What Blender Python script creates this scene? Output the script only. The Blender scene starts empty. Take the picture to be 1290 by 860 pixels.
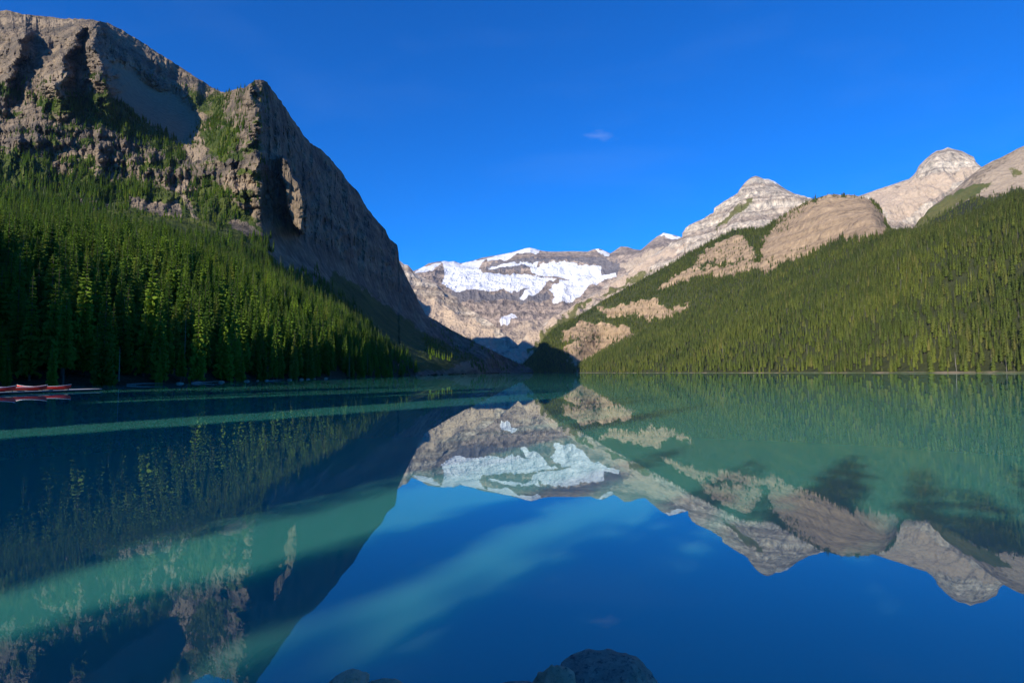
import bpy, math, random
import numpy as np
from mathutils import Matrix, Vector, Euler

# ------------------------------------------------------------------ camera, sky, sun, exposure
SC = bpy.context.scene
COL = SC.collection
CAM_H = 2.0
PITCH, ROLL = math.radians(3.25), math.radians(-0.22)
FPX, W0, H0 = 690.0, 1290.0, 860.0
cam_data = bpy.data.cameras.new('camera')
cam_data.sensor_width = 36.0
cam_data.lens = 36.0 * FPX / W0
cam_data.clip_start = 0.05
cam_data.clip_end = 60000.0
cam = bpy.data.objects.new('camera', cam_data)
COL.objects.link(cam)
CAM_ROT = Matrix.Rotation(math.pi / 2 + PITCH, 3, 'X') @ Matrix.Rotation(ROLL, 3, 'Z')
cam.matrix_world = Matrix.Translation((0, 0, CAM_H)) @ CAM_ROT.to_4x4()
SC.camera = cam

SUN_EL = math.radians(22.0)
SUN_H = np.array([-0.575, -0.818])            # horizontal direction towards the sun
to_sun = Vector((SUN_H[0] * math.cos(SUN_EL), SUN_H[1] * math.cos(SUN_EL), math.sin(SUN_EL)))
sun_data = bpy.data.lights.new('sun', 'SUN')
sun_data.energy = 5.0
sun_data.angle = math.radians(0.53)
sun_data.color = (1.0, 0.90, 0.76)
sun = bpy.data.objects.new('sun', sun_data)
COL.objects.link(sun)
sun.rotation_euler = to_sun.to_track_quat('Z', 'Y').to_euler()

world = bpy.data.worlds.new('World')
SC.world = world
world.use_nodes = True
wn, wl = world.node_tree.nodes, world.node_tree.links
wn.clear()
wout = wn.new('ShaderNodeOutputWorld')
bg = wn.new('ShaderNodeBackground')
sky = wn.new('ShaderNodeTexSky')
sky.sky_type = 'NISHITA'
sky.sun_disc = False
sky.sun_elevation = SUN_EL
sky.sun_rotation = math.atan2(to_sun.x, to_sun.y)
sky.altitude = 1700
sky.air_density = 1.0
sky.dust_density = 0.3
sky.ozone_density = 3.0
hsv = wn.new('ShaderNodeHueSaturation')
hsv.inputs['Saturation'].default_value = 1.12
hsv.inputs['Value'].default_value = 1.0
wl.new(sky.outputs[0], hsv.inputs['Color'])
# thin cirrus over the whole sky
tc = wn.new('ShaderNodeTexCoord')
mp = wn.new('ShaderNodeMapping')
mp.inputs['Rotation'].default_value = (0, 0, 0.5)
mp.inputs['Scale'].default_value = (1.6, 5.0, 9.0)
wl.new(tc.outputs['Generated'], mp.inputs['Vector'])
nz = wn.new('ShaderNodeTexNoise')
nz.inputs['Scale'].default_value = 1.3
nz.inputs['Detail'].default_value = 6
nz.inputs['Roughness'].default_value = 0.55
wl.new(mp.outputs[0], nz.inputs['Vector'])
rmp = wn.new('ShaderNodeMapRange')
rmp.inputs['From Min'].default_value = 0.52
rmp.inputs['From Max'].default_value = 0.95
rmp.inputs['To Max'].default_value = 0.05
wl.new(nz.outputs['Fac'], rmp.inputs['Value'])
mixc = wn.new('ShaderNodeMixRGB')
mixc.inputs['Color2'].default_value = (3.0, 4.5, 7.0, 1)
wl.new(rmp.outputs[0], mixc.inputs['Fac'])
pol = wn.new('ShaderNodeMixRGB')           # polarising filter: deepens the blue
pol.blend_type = 'MULTIPLY'
pol.inputs['Fac'].default_value = 1.0
pol.inputs['Color2'].default_value = (0.06, 0.62, 1.24, 1)
wl.new(hsv.outputs[0], pol.inputs['Color1'])
wl.new(pol.outputs[0], mixc.inputs['Color1'])
d0 = (CAM_ROT @ Vector(((756 - 645) / FPX, (430 - 172) / FPX, -1))).normalized()   # where the one small cloud hangs
vs = wn.new('ShaderNodeVectorMath'); vs.operation = 'SUBTRACT'
vs.inputs[1].default_value = d0
wl.new(tc.outputs['Generated'], vs.inputs[0])
mp2 = wn.new('ShaderNodeMapping')
mp2.inputs['Rotation'].default_value = (0, 0.08, 0)
mp2.inputs['Scale'].default_value = (30.0, 30.0, 95.0)
wl.new(vs.outputs[0], mp2.inputs['Vector'])
ln = wn.new('ShaderNodeVectorMath'); ln.operation = 'LENGTH'
wl.new(mp2.outputs[0], ln.inputs[0])
nz2 = wn.new('ShaderNodeTexNoise')
nz2.inputs['Scale'].default_value = 1.6
nz2.inputs['Detail'].default_value = 5
wl.new(mp2.outputs[0], nz2.inputs['Vector'])
ad = wn.new('ShaderNodeMath'); ad.operation = 'MULTIPLY_ADD'
ad.inputs[1].default_value = 2.2
wl.new(nz2.outputs['Fac'], ad.inputs[0]); wl.new(ln.outputs['Value'], ad.inputs[2])
rm2 = wn.new('ShaderNodeMapRange')
rm2.inputs['From Min'].default_value = 2.0
rm2.inputs['From Max'].default_value = 0.9
rm2.inputs['To Max'].default_value = 0.12
wl.new(ad.outputs[0], rm2.inputs['Value'])
mixw = wn.new('ShaderNodeMixRGB')
mixw.inputs['Color2'].default_value = (4.5, 5.0, 6.5, 1)
wl.new(rm2.outputs[0], mixw.inputs['Fac'])
wl.new(mixc.outputs[0], mixw.inputs['Color1'])
wl.new(mixw.outputs[0], bg.inputs['Color'])
bg.inputs['Strength'].default_value = 0.125
wl.new(bg.outputs[0], wout.inputs['Surface'])

SC.view_settings.view_transform = 'Standard'
SC.view_settings.look = 'None'
SC.view_settings.exposure = 0.48
SC.view_settings.gamma = 1.0
SC.view_settings.use_curve_mapping = False
SC.cycles.max_bounces = 6
SC.cycles.diffuse_bounces = 2
SC.cycles.glossy_bounces = 3
SC.cycles.transmission_bounces = 2
SC.cycles.transparent_max_bounces = 4
SC.cycles.caustics_reflective = False
SC.cycles.caustics_refractive = False

rng = np.random.default_rng(7)
random.seed(7)

# ------------------------------------------------------------------ numeric helpers
R3 = np.array(CAM_ROT)

def ray(px, py):
    """direction of a sight line, scaled so that its forward (Y) part is 1"""
    px, py = np.asarray(px, float), np.asarray(py, float)
    d = np.stack([(px - W0 / 2) / FPX, (H0 / 2 - py) / FPX, -np.ones_like(px * py)], -1) @ R3.T
    return d / d[..., 1:2]

def at(px, py, D):
    return np.array([0, 0, CAM_H]) + ray(px, py) * np.asarray(D, float)[..., None]

def proj(p):
    q = (np.asarray(p, float) - np.array([0, 0, CAM_H])) @ R3
    z = -q[..., 2]
    z = np.where(np.abs(z) < 1e-6, 1e-6, z)
    return W0 / 2 + FPX * q[..., 0] / z, H0 / 2 - FPX * q[..., 1] / z

def py_of(px, D, z):
    """picture row of a point at forward distance D and height z in picture column px"""
    lo, hi = np.full_like(px, -2000.0), np.full_like(px, 3000.0)
    for _ in range(40):
        m = (lo + hi) / 2
        zz = at(px, m, D)[..., 2]
        up = zz > z
        lo = np.where(up, m, lo)
        hi = np.where(up, hi, m)
    return (lo + hi) / 2

def pchip(x, y, xn):
    x, y, xn = map(lambda a: np.asarray(a, float), (x, y, xn))
    h = np.diff(x)
    d = np.diff(y) / h
    m = np.zeros_like(y)
    w1, w2 = 2 * h[1:] + h[:-1], h[1:] + 2 * h[:-1]
    ok = d[1:] * d[:-1] > 0
    with np.errstate(all='ignore'):
        m[1:-1] = np.where(ok, (w1 + w2) / (w1 / d[:-1] + w2 / d[1:]), 0)
    m[0], m[-1] = d[0], d[-1]
    i = np.clip(np.searchsorted(x, xn) - 1, 0, len(x) - 2)
    t = np.clip((xn - x[i]) / h[i], 0, 1)
    return ((2*t**3 - 3*t**2 + 1) * y[i] + (t**3 - 2*t**2 + t) * h[i] * m[i]
            + (-2*t**3 + 3*t**2) * y[i+1] + (t**3 - t**2) * h[i] * m[i+1])

def _hash(i, j, k, s):
    n = (i * 374761393 + j * 668265263 + k * 2147483647 + s * 1274126177).astype(np.uint32)
    n = (n ^ (n >> np.uint32(13))) * np.uint32(1274126177)
    n = (n ^ (n >> np.uint32(16))) * np.uint32(2246822519)
    n = n ^ (n >> np.uint32(15))
    return n.astype(np.float64) / 4294967295.0

def vnoise(p, seed=0):
    f = np.floor(p)
    t = p - f
    t = t * t * t * (t * (t * 6 - 15) + 10)
    i = f.astype(np.int64)
    out = 0
    for a in (0, 1):
        wa = t[..., 0] if a else 1 - t[..., 0]
        for b in (0, 1):
            wb = t[..., 1] if b else 1 - t[..., 1]
            for c in (0, 1):
                wc = t[..., 2] if c else 1 - t[..., 2]
                out = out + wa * wb * wc * _hash(i[..., 0] + a, i[..., 1] + b, i[..., 2] + c, seed)
    return out * 2 - 1

def fbm(p, octaves=5, gain=0.5, lac=2.03, seed=0, ridged=False):
    s, a, tot = 0, 1.0, 0
    for o in range(octaves):
        n = vnoise(p * lac ** o + 17.3 * o, seed + o)
        if ridged:
            n = 1 - 2 * np.abs(n)
        s = s + a * n
        tot += a
        a *= gain
    return s / tot

def in_poly(px, py, poly):
    poly = np.asarray(poly, float)
    res = np.zeros(px.shape, bool)
    x0, y0 = poly[-1]
    for x1, y1 in poly:
        with np.errstate(all='ignore'):
            c = ((y1 > py) != (y0 > py)) & (px < (x0 - x1) * (py - y1) / (y0 - y1 + 1e-12) + x1)
        res ^= c
        x0, y0 = x1, y1
    return res

def soft_poly(px, py, poly, soft):
    """signed-distance based soft mask of a polygon (1 inside, 0 outside)"""
    poly = np.asarray(poly, float)
    best = np.full(px.shape, 1e9)
    for (x0, y0), (x1, y1) in zip(poly, np.roll(poly, -1, 0)):
        dx, dy = x1 - x0, y1 - y0
        t = np.clip(((px - x0) * dx + (py - y0) * dy) / (dx * dx + dy * dy + 1e-9), 0, 1)
        best = np.minimum(best, np.hypot(px - x0 - t * dx, py - y0 - t * dy))
    s = np.where(in_poly(px, py, poly), best, -best)
    return np.clip(0.5 + s / (2 * soft), 0, 1)

WARP = {}
def masks(px, py, polys, soft=3, warp=3.5):
    m = np.zeros(px.shape)
    if warp:
        key = (px.shape, float(px[0, 0]))
        if key not in WARP:
            q = np.stack([px, py, px * 0], -1)
            WARP[key] = (fbm(q / 16.0, 4, 0.6, seed=201) + 0.8 * fbm(q / 4.5, 2, 0.6, seed=211),
                         fbm(q / 16.0, 4, 0.6, seed=221) + 0.8 * fbm(q / 4.5, 2, 0.6, seed=231))
        wx, wy = WARP[key]
        px, py = px + wx * warp * 1.4, py + wy * warp * 1.4
    for q in polys:
        m = np.maximum(m, soft_poly(px, py, q, soft))
    return m

# ------------------------------------------------------------------ material helpers
def new_mat(name):
    m = bpy.data.materials.new(name)
    m.use_nodes = True
    m.node_tree.nodes.clear()
    return m, m.node_tree.nodes, m.node_tree.links

class NB:
    """small node-building helper"""
    def __init__(s, name):
        s.m, s.n, s.l = new_mat(name)
        s.out = s.n.new('ShaderNodeOutputMaterial')
    def node(s, t, **kw):
        n = s.n.new(t)
        for k, v in kw.items():
            setattr(n, k, v)
        return n
    def set(s, sock, v):
        if hasattr(v, 'is_output') or isinstance(v, bpy.types.NodeSocket):
            s.l.new(v, sock)
        elif isinstance(v, (tuple, list)) and len(v) == 3 and sock.type == 'RGBA':
            sock.default_value = (*v, 1)
        else:
            sock.default_value = v
    def noise(s, scale, detail=4, rough=0.55, vec=None, dist=0.0):
        n = s.node('ShaderNodeTexNoise')
        n.inputs['Scale'].default_value = scale
        n.inputs['Detail'].default_value = detail
        n.inputs['Roughness'].default_value = rough
        n.inputs['Distortion'].default_value = dist
        if vec is not None:
            s.l.new(vec, n.inputs['Vector'])
        return n.outputs['Fac']
    def pos(s, scale=None, rot=(0, 0, 0)):
        g = s.node('ShaderNodeNewGeometry')
        if scale is None:
            return g.outputs['Position']
        m = s.node('ShaderNodeMapping')
        m.inputs['Scale'].default_value = scale
        m.inputs['Rotation'].default_value = rot
        s.l.new(g.outputs['Position'], m.inputs['Vector'])
        return m.outputs[0]
    def mix(s, f, a, b, mode='MIX'):
        n = s.node('ShaderNodeMixRGB', blend_type=mode)
        s.set(n.inputs[0], f); s.set(n.inputs[1], a); s.set(n.inputs[2], b)
        return n.outputs[0]
    def math(s, op, a, b=0.0, clamp=False):
        n = s.node('ShaderNodeMath', operation=op, use_clamp=clamp)
        s.set(n.inputs[0], a); s.set(n.inputs[1], b)
        return n.outputs[0]
    def rng(s, v, a, b, c=0.0, d=1.0):
        n = s.node('ShaderNodeMapRange')
        s.set(n.inputs['Value'], v)
        for k, x in zip(('From Min', 'From Max', 'To Min', 'To Max'), (a, b, c, d)):
            s.set(n.inputs[k], x)
        return n.outputs[0]
    def attr(s, name):
        return s.node('ShaderNodeAttribute', attribute_name=name).outputs['Fac']
    def bump(s, h, strength, dist):
        n = s.node('ShaderNodeBump')
        n.inputs['Strength'].default_value = strength
        n.inputs['Distance'].default_value = dist
        s.l.new(h, n.inputs['Height'])
        return n.outputs[0]
    def bsdf(s, col, rough=0.9, normal=None, spec=0.2):
        n = s.node('ShaderNodeBsdfPrincipled')
        s.set(n.inputs['Base Color'], col)
        s.set(n.inputs['Roughness'], rough)
        n.inputs['Specular IOR Level'].default_value = spec
        if normal is not None:
            s.l.new(normal, n.inputs['Normal'])
        return n
    def done(s, shader):
        s.l.new(shader, s.out.inputs['Surface'])
        return s.m

def terrain_material(name, rock_a, rock_b, scree, veg_a, veg_b, ft, strata=0.0, strata_w=30.0, ground=(0.03, 0.035, 0.018)):
    """ft: size in metres of the finest grain that the picture can show on this mountain"""
    b = NB(name)
    P = b.pos()
    n1 = b.noise(1 / (ft * 30), 6, 0.6, P)
    n2 = b.noise(1 / (ft * 5), 6, 0.65, P)
    nv = b.noise(1 / (ft * 6), 5, 0.65, b.pos((1, 1, 0.28)))
    col = b.mix(b.rng(n1, 0.35, 0.65), rock_a, rock_b)
    if strata > 0:
        z = b.pos((0.0006, 0.0006, 1.0), (0.05, -0.07, 0))
        zs = b.noise(1 / strata_w, 3, 0.6, z)
        col = b.mix(strata, col, b.mix(b.rng(zs, 0.4, 0.6), tuple(c * 0.55 for c in rock_a), tuple(min(0.6, c * 1.35) for c in rock_b)))
    col = b.mix(1.0, col, b.mix(b.rng(nv, 0.32, 0.68), (0.42, 0.43, 0.46), (1.42, 1.38, 1.32)), 'MULTIPLY')
    sc = b.rng(b.math('ADD', b.attr('scree'), b.math('MULTIPLY', b.math('SUBTRACT', n2, 0.5), 0.9)), 0.38, 0.62)
    col = b.mix(sc, col, b.mix(b.rng(n2, 0.3, 0.7), tuple(c * 0.8 for c in scree), tuple(c * 1.15 for c in scree)))
    vg = b.rng(b.math('ADD', b.attr('veg'), b.math('MULTIPLY', b.math('SUBTRACT', n2, 0.5), 1.1)), 0.4, 0.6)
    col = b.mix(vg, col, b.mix(b.rng(n1, 0.35, 0.65), veg_a, veg_b))
    gr = b.rng(b.attr('floor'), 0.3, 0.7)
    col = b.mix(gr, col, ground)
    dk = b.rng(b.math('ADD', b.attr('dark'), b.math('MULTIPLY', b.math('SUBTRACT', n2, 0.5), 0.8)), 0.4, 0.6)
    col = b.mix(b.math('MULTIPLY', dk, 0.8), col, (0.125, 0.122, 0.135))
    ns = b.noise(1 / (ft * 7), 7, 0.65, b.pos((1, 1, 3.2)))
    sn = b.rng(b.math('ADD', b.attr('snow'), b.math('MULTIPLY', b.math('SUBTRACT', ns, 0.5), 0.7)), 0.46, 0.56)
    n3 = b.noise(1 / (ft * 22), 4, 0.6, P)
    col = b.mix(sn, col, b.mix(b.rng(b.math('ADD', b.math('MULTIPLY', n3, 0.5), b.math('MULTIPLY', ns, 0.5)), 0.42, 0.66), (0.78, 0.78, 0.79), (0.50, 0.53, 0.58)))
    hb = b.math('ADD', n2, b.math('MULTIPLY', nv, 0.8))
    bm = b.bump(hb, 0.9, ft * 2.2)
    return b.done(b.bsdf(col, 0.92, bm, 0.12).outputs[0])

# ------------------------------------------------------------------ mesh helpers
def mesh_obj(name, verts, faces, mat=None, parent=None, smooth=False):
    me = bpy.data.meshes.new(name)
    me.from_pydata([tuple(v) for v in verts], [], [tuple(f) for f in faces])
    me.update()
    if smooth:
        me.polygons.foreach_set('use_smooth', [True] * len(me.polygons))
    if mat:
        me.materials.append(mat)
    o = bpy.data.objects.new(name, me)
    COL.objects.link(o)
    if parent:
        o.parent = parent
    return o

def grid_obj(name, V, mat, attrs=None, smooth=True):
    """V: (ny, nx, 3) array of points"""
    ny, nx = V.shape[:2]
    idx = np.arange(ny * nx).reshape(ny, nx)
    q = np.stack([idx[:-1, :-1], idx[:-1, 1:], idx[1:, 1:], idx[1:, :-1]], -1).reshape(-1, 4)
    me = bpy.data.meshes.new(name)
    me.vertices.add(ny * nx)
    me.vertices.foreach_set('co', V.reshape(-1).astype(np.float32))
    me.loops.add(q.size)
    me.loops.foreach_set('vertex_index', q.reshape(-1).astype(np.int32))
    me.polygons.add(len(q))
    me.polygons.foreach_set('loop_start', np.arange(0, q.size, 4, dtype=np.int32))
    me.polygons.foreach_set('loop_total', np.full(len(q), 4, np.int32))
    me.update(calc_edges=True)
    me.polygons.foreach_set('use_smooth', np.full(len(q), smooth))
    for k, a in (attrs or {}).items():
        at_ = me.attributes.new(k, 'FLOAT', 'POINT')
        at_.data.foreach_set('value', a.reshape(-1).astype(np.float32))
    me.materials.append(mat)
    o = bpy.data.objects.new(name, me)
    COL.objects.link(o)
    return o

def structure(o, label, cat):
    o['kind'] = 'structure'
    o['label'] = label
    o['category'] = cat
    return o

def thing(o, label, cat, group=None):
    o['label'] = label
    o['category'] = cat
    if group:
        o['group'] = group
    return o

def empty(name, loc=(0, 0, 0), rz=0.0):
    o = bpy.data.objects.new(name, None)
    COL.objects.link(o)
    o.location = loc
    o.rotation_euler = (0, 0, rz)
    return o

# ------------------------------------------------------------------ mountains: lofted sheets with their own distances
class Layer:
    """columns: list of column positions; rows: list (bottom to top) of per-column (row, distance) pairs; sky: fine outline"""
    def __init__(s, cols, rows, sky, step_x, step_y, base=None):
        cols = np.asarray(cols, float)
        px = np.arange(cols[0], cols[-1] + 1e-6, step_x)
        out_l, out_r = px < -14, px > 1304              # coarser where the picture does not reach
        px = np.concatenate([px[out_l][::6], px[~out_l & ~out_r], px[out_r][::6]])
        lst = []
        if base is not None:
            Db = np.exp(pchip(cols, np.log(base), px))
            lst.append((py_of(px, Db, np.full_like(px, -1.2)), Db))
        for r in rows:
            r = np.asarray(r, float)
            lst.append((pchip(cols, r[:, 0], px), np.exp(pchip(cols, np.log(r[:, 1]), px))))
        sky = np.asarray(sky, float)
        lst[-1] = (np.interp(px, sky[:, 0], sky[:, 1]), lst[-1][1])
        for k in range(len(lst) - 2, -1, -1):           # rows keep their order
            lst[k] = (np.maximum(lst[k][0], lst[k + 1][0] + 0.6), lst[k][1])
        K = len(lst)
        PY = np.stack([a for a, _ in lst])              # K, nx   bottom..top
        LD = np.log(np.stack([d for _, d in lst]))
        ny = int(max((PY[0] - PY[-1]).max() / step_y, 20))
        # even in picture height for each column
        out_py = np.zeros((ny, len(px))); out_ld = np.zeros_like(out_py)
        v = np.linspace(0, 1, ny)
        for c in range(len(px)):
            yy = PY[0, c] + (PY[-1, c] - PY[0, c]) * v
            out_py[:, c] = yy
            out_ld[:, c] = pchip(-PY[:, c], LD[:, c], -yy)
        s.px = np.broadcast_to(px, out_py.shape).copy()
        s.py, s.D = out_py, np.exp(out_ld)
        s.v = np.broadcast_to(v[:, None], out_py.shape)
        s.ny, s.nx = out_py.shape
    def points(s):
        s.P = at(s.px, s.py, s.D)
        return s.P
    def normals(s):
        P = s.P
        du = np.gradient(P, axis=1); dv = np.gradient(P, axis=0)
        n = np.cross(du, dv)
        n /= np.linalg.norm(n, axis=-1, keepdims=True) + 1e-9
        flip = np.sum(n * (P - np.array([0, 0, CAM_H])), -1) > 0
        n[flip] *= -1
        return n
    def displace(s, h):
        s.P = s.P + s.normals() * h[..., None]
    def with_back(s, depth, drop, n=4):
        """rows continuing over the crest and down the far side"""
        top = s.P[-1]
        d = top - np.array([0, 0, CAM_H]); d[:, 2] = 0
        d /= np.linalg.norm(d, axis=1, keepdims=True)
        rows = []
        for k in range(1, n + 1):
            f = k / n
            q = top + d * depth * f
            q[:, 2] = top[:, 2] - drop * f ** 1.3
            rows.append(q)
        return np.concatenate([s.P, np.stack(rows)], 0), n
    def pad(s, a, n):
        return np.concatenate([a, np.repeat(a[-1:], n, 0)], 0)
    def cell_area(s):
        P = s.P
        a = P[:-1, 1:] - P[:-1, :-1]; b = P[1:, :-1] - P[:-1, :-1]
        ar = np.linalg.norm(np.cross(a, b), axis=-1)
        return ar
    def scatter(s, dens, cap=60000):
        """random points on the sheet, dens = plants per square metre on the grid"""
        d = 0.25 * (dens[:-1, :-1] + dens[1:, :-1] + dens[:-1, 1:] + dens[1:, 1:])
        lam = s.cell_area() * d
        n = rng.poisson(np.clip(lam, 0, 400))
        j, i = np.nonzero(n)
        rep = n[j, i]
        j, i = np.repeat(j, rep), np.repeat(i, rep)
        u, v = rng.random(len(j)), rng.random(len(j))
        P = s.P
        q = (P[j, i] * ((1-u)*(1-v))[:, None] + P[j, i+1] * (u*(1-v))[:, None]
             + P[j+1, i] * ((1-u)*v)[:, None] + P[j+1, i+1] * (u*v)[:, None])
        return q, s.px[j, i], s.py[j, i]

def rib(L, line, amp, wl_, wr_):
    """a spur running down the face: brings the sheet amp metres nearer along a line, gentle to the left, steep to the right"""
    line = np.asarray(line, float)
    o = np.argsort(line[:, 1])
    cx = np.interp(L.py, line[o, 1], line[o, 0])
    y0, y1 = line[:, 1].min(), line[:, 1].max()
    fy = np.clip((L.py - y0 + 8) / 16, 0, 1) * np.clip((y1 + 25 - L.py) / 50, 0, 1)
    wv = fbm(np.stack([L.px / 30.0, L.py / 14.0, L.px * 0], -1), 4, 0.55, seed=int(cx.flat[0]) % 97)
    dx = L.px - cx + 16 * wv * min(1.0, wl_ / 14)
    f = np.where(dx < 0, np.exp(-(dx / wl_) ** 2), np.exp(-(dx / wr_) ** 2))
    L.D -= amp * f * fy

TREES = []          # (points, kind weight) gathered here, planted below
# ---- the great mountain on the near side of the lake
LC = [-420, -150, 0, 60, 100, 140, 200, 235, 262, 282, 300, 327, 340, 380, 430, 480, 510, 535, 570, 610, 640, 672]
L_base = [58, 74, 86, 88, 90, 97, 108, 117, 126, 134, 142, 155, 161, 186, 230, 300, 360, 450, 720, 1750, 2060, 2250]
L_rows = [  # first two columns, out of view, raised to shade the lower wood
    [(335,80),(385,95),(420,115),(423,120),(425,125),(428,133),(432,145),(434,155),(436,165),(438,175),(440,185),(442,200),(443,205),(446,235),(450,290),(455,380),(458,450),(460,560),(464,860),(467.5,1780),(468.6,2090),(469.2,2270)],
    [(235,110),(292,140),(338,200),(342,205),(345,210),(350,220),(358,235),(364,252),(370,270),(375,284),(380,300),(388,330),(392,340),(403,390),(420,470),(436,580),(444,680),(450,800),(457,1100),(464,1820),(467,2110),(468.6,2280)],
    [(200,220),(255,320),(285,480),(288,500),(290,520),(294,540),(300,560),(310,580),(318,600),(324,620),(328,640),(335,690),(340,720),(362,800),(390,920),(415,1080),(428,1200),(438,1320),(449,1560),(458,1860),(463,2140),(468,2290)],
    [(180,600),(225,720),(240,800),(243,830),(245,850),(250,870),(255,880),(260,885),(265,880),(272,870),(280,860),(295,850),(300,880),(318,1030),(345,1280),(375,1560),(395,1720),(412,1820),(438,1880),(450,1900),(460,2160),(467.4,2300)],
    [(150,1000),(150,1030),(152,1050),(150,1060),(150,1070),(160,1080),(185,1110),(195,1110),(195,1060),(192,1010),(190,975),(195,940),(200,990),(240,1180),(275,1440),(320,1700),(365,1830),(400,1890),(428,1930),(444,1950),(457,2180),(466.8,2310)],
    [(95,1220),(90,1230),(92,1240),(90,1230),(92,1230),(105,1290),(125,1480),(150,1440),(160,1300),(150,1160),(148,1060),(148,1000),(156,1050),(200,1270),(245,1530),(303,1770),(358,1880),(397.5,1940),(422,1960),(440,1980),(454.5,2190),(466.4,2315)],
    [(60,1500),(30,1500),(15,1500),(20,1520),(24,1540),(30,1580),(68,1680),(88,1700),(105,1700),(114,1600),(108,1130),(102,1050),(113,1100),(163,1350),(215,1600),(285,1830),(350,1930),(395,1980),(417,1990),(437,2000),(452,2200),(466,2320)],
]
L_sky = [(-420,70),(-150,32),(-40,14),(0,15),(8,14),(20,17),(55,21),(80,24),(110,25),(120,26),(135,29),(150,36),(165,46),(180,55),(198,66),(215,77),(235,90),(252,101),(266,110),(278,116),(284,117),(290,115),(300,112),(308,111),(315,105),(322,102),(330,101),(336,104),(345,116),(356,131),(366,146),(375,160),(383,171),(390,180),(402,187),(412,197),(421,206),(431,218),(440,231),(447,238),(455,248),(462,262),(470,273),(480,284),(486,291),(490,300),(496,304),(501,309),(503,330),(510,345),(520,365),(528,382),(535,396),(545,402),(560,411),(585,425),(610,437),(640,452),(672,466)]
L = Layer(LC, L_rows, L_sky, 1.1, 1.1, base=L_base)
def stretched(L, lx, ly, octaves, seed, gain=0.55):
    """ridged relief that runs down the slope: lx, ly are its width and length in picture points"""
    q = np.stack([L.px / lx, L.py / ly, L.px * 0], -1)
    w = np.stack([fbm(q * 0.9, 3, seed=seed + 50), 0.6 * fbm(q * 1.1, 3, seed=seed + 60), L.px * 0], -1)
    return fbm(q + 0.55 * w, octaves, gain, seed=seed, ridged=True)
hollow = masks(L.px, L.py, [[(132,75),(160,84),(205,114),(235,130),(254,150),(243,160),(233,185),(205,172),(160,142),(138,112)]], 5, 1.5)
cliffband = masks(L.px, L.py, [
    [(-420,150),(0,134),(20,140),(45,142),(75,155),(110,165),(150,172),(200,195),(235,205),(270,205),(300,200),(325,215),(330,262),(300,255),(280,225),(255,232),(235,245),(215,238),(190,225),(150,205),(125,200),(95,185),(60,190),(20,195),(0,192),(-420,205)]], 5)
wall = np.clip((L.px - 326) / 14, 0, 1)
rock = np.clip((290 + np.clip(L.px - 330, 0, 400) * 0.55 - L.py) / 30, 0, 1)
high = np.clip((165 - L.py) / 40, 0, 1) * (1 - wall)
face = rock * (1 - high) * (1 - wall)
rib(L, [(30,36),(26,62),(16,90),(4,120)], 120, 22, 9)
rib(L, [(100,32),(88,55),(76,92),(80,130)], 150, 20, 9)
rib(L, [(114,26),(121,60),(129,95),(138,132)], 190, 16, 8)
rib(L, [(318,100),(322,150),(316,190),(322,230)], 50, 14, 6)
keep = 1 - 0.92 * hollow
near_top = 0.35 + 0.65 * np.clip((1 - L.v) / 0.06, 0, 1)
L.D -= keep * near_top * (high * (58 * stretched(L, 46, 95, 4, 301) + 32 * stretched(L, 17, 30, 4, 311) + 9 * stretched(L, 6, 9, 3, 315))
        + face * (34 * stretched(L, 34, 80, 4, 321) + 18 * stretched(L, 12, 20, 3, 331) + 7 * stretched(L, 5, 8, 3, 335)))
L.D -= cliffband * (26 + 16 * fbm(np.stack([L.px / 26.0, L.py / 26.0, L.px * 0], -1), 3, seed=343)) * stretched(L, 12, 38, 4, 341)
L.D -= cliffband * 9 * np.sin(L.py / 3.1 + 3 * fbm(np.stack([L.px / 40.0, L.py / 30.0, L.px * 0], -1), 3, seed=345))
L.D -= rock * wall * near_top * (30 * stretched(L, 15, 70, 4, 351) + 16 * stretched(L, 5, 14, 3, 361))
pillar = masks(L.px, L.py, [[(357,199),(363,203),(368,222),(377,230),(382,252),(381,293),(370,282),(362,262),(360,236),(354,224)]], 1.4, 0.9)
L.D = L.D * (1 - pillar) + pillar * np.minimum(L.D, 895 + 9 * stretched(L, 6, 24, 3, 371))
L.points()
P = L.P
n_big = fbm(P / 260.0 * np.array([1, 1, 0.55]), 4, 0.55, seed=3, ridged=True)
n_mid = fbm(P / 62.0 * np.array([1, 1, 0.22]), 5, 0.58, seed=11, ridged=True)
n_fine = fbm(P / 17.0 * np.array([1, 1, 0.45]), 4, 0.6, seed=23)
L.displace(rock * (3.2 * n_fine + 2.5 * fbm(P / 34.0 * np.array([1, 1, 0.3]), 3, 0.6, seed=29, ridged=True)) * (1 - 0.6 * hollow)
           + (1 - rock) * (5.0 * n_big + 3.5 * n_mid + 1.4 * n_fine) * np.clip(L.D / 400 - 0.5, 0, 1))
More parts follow.
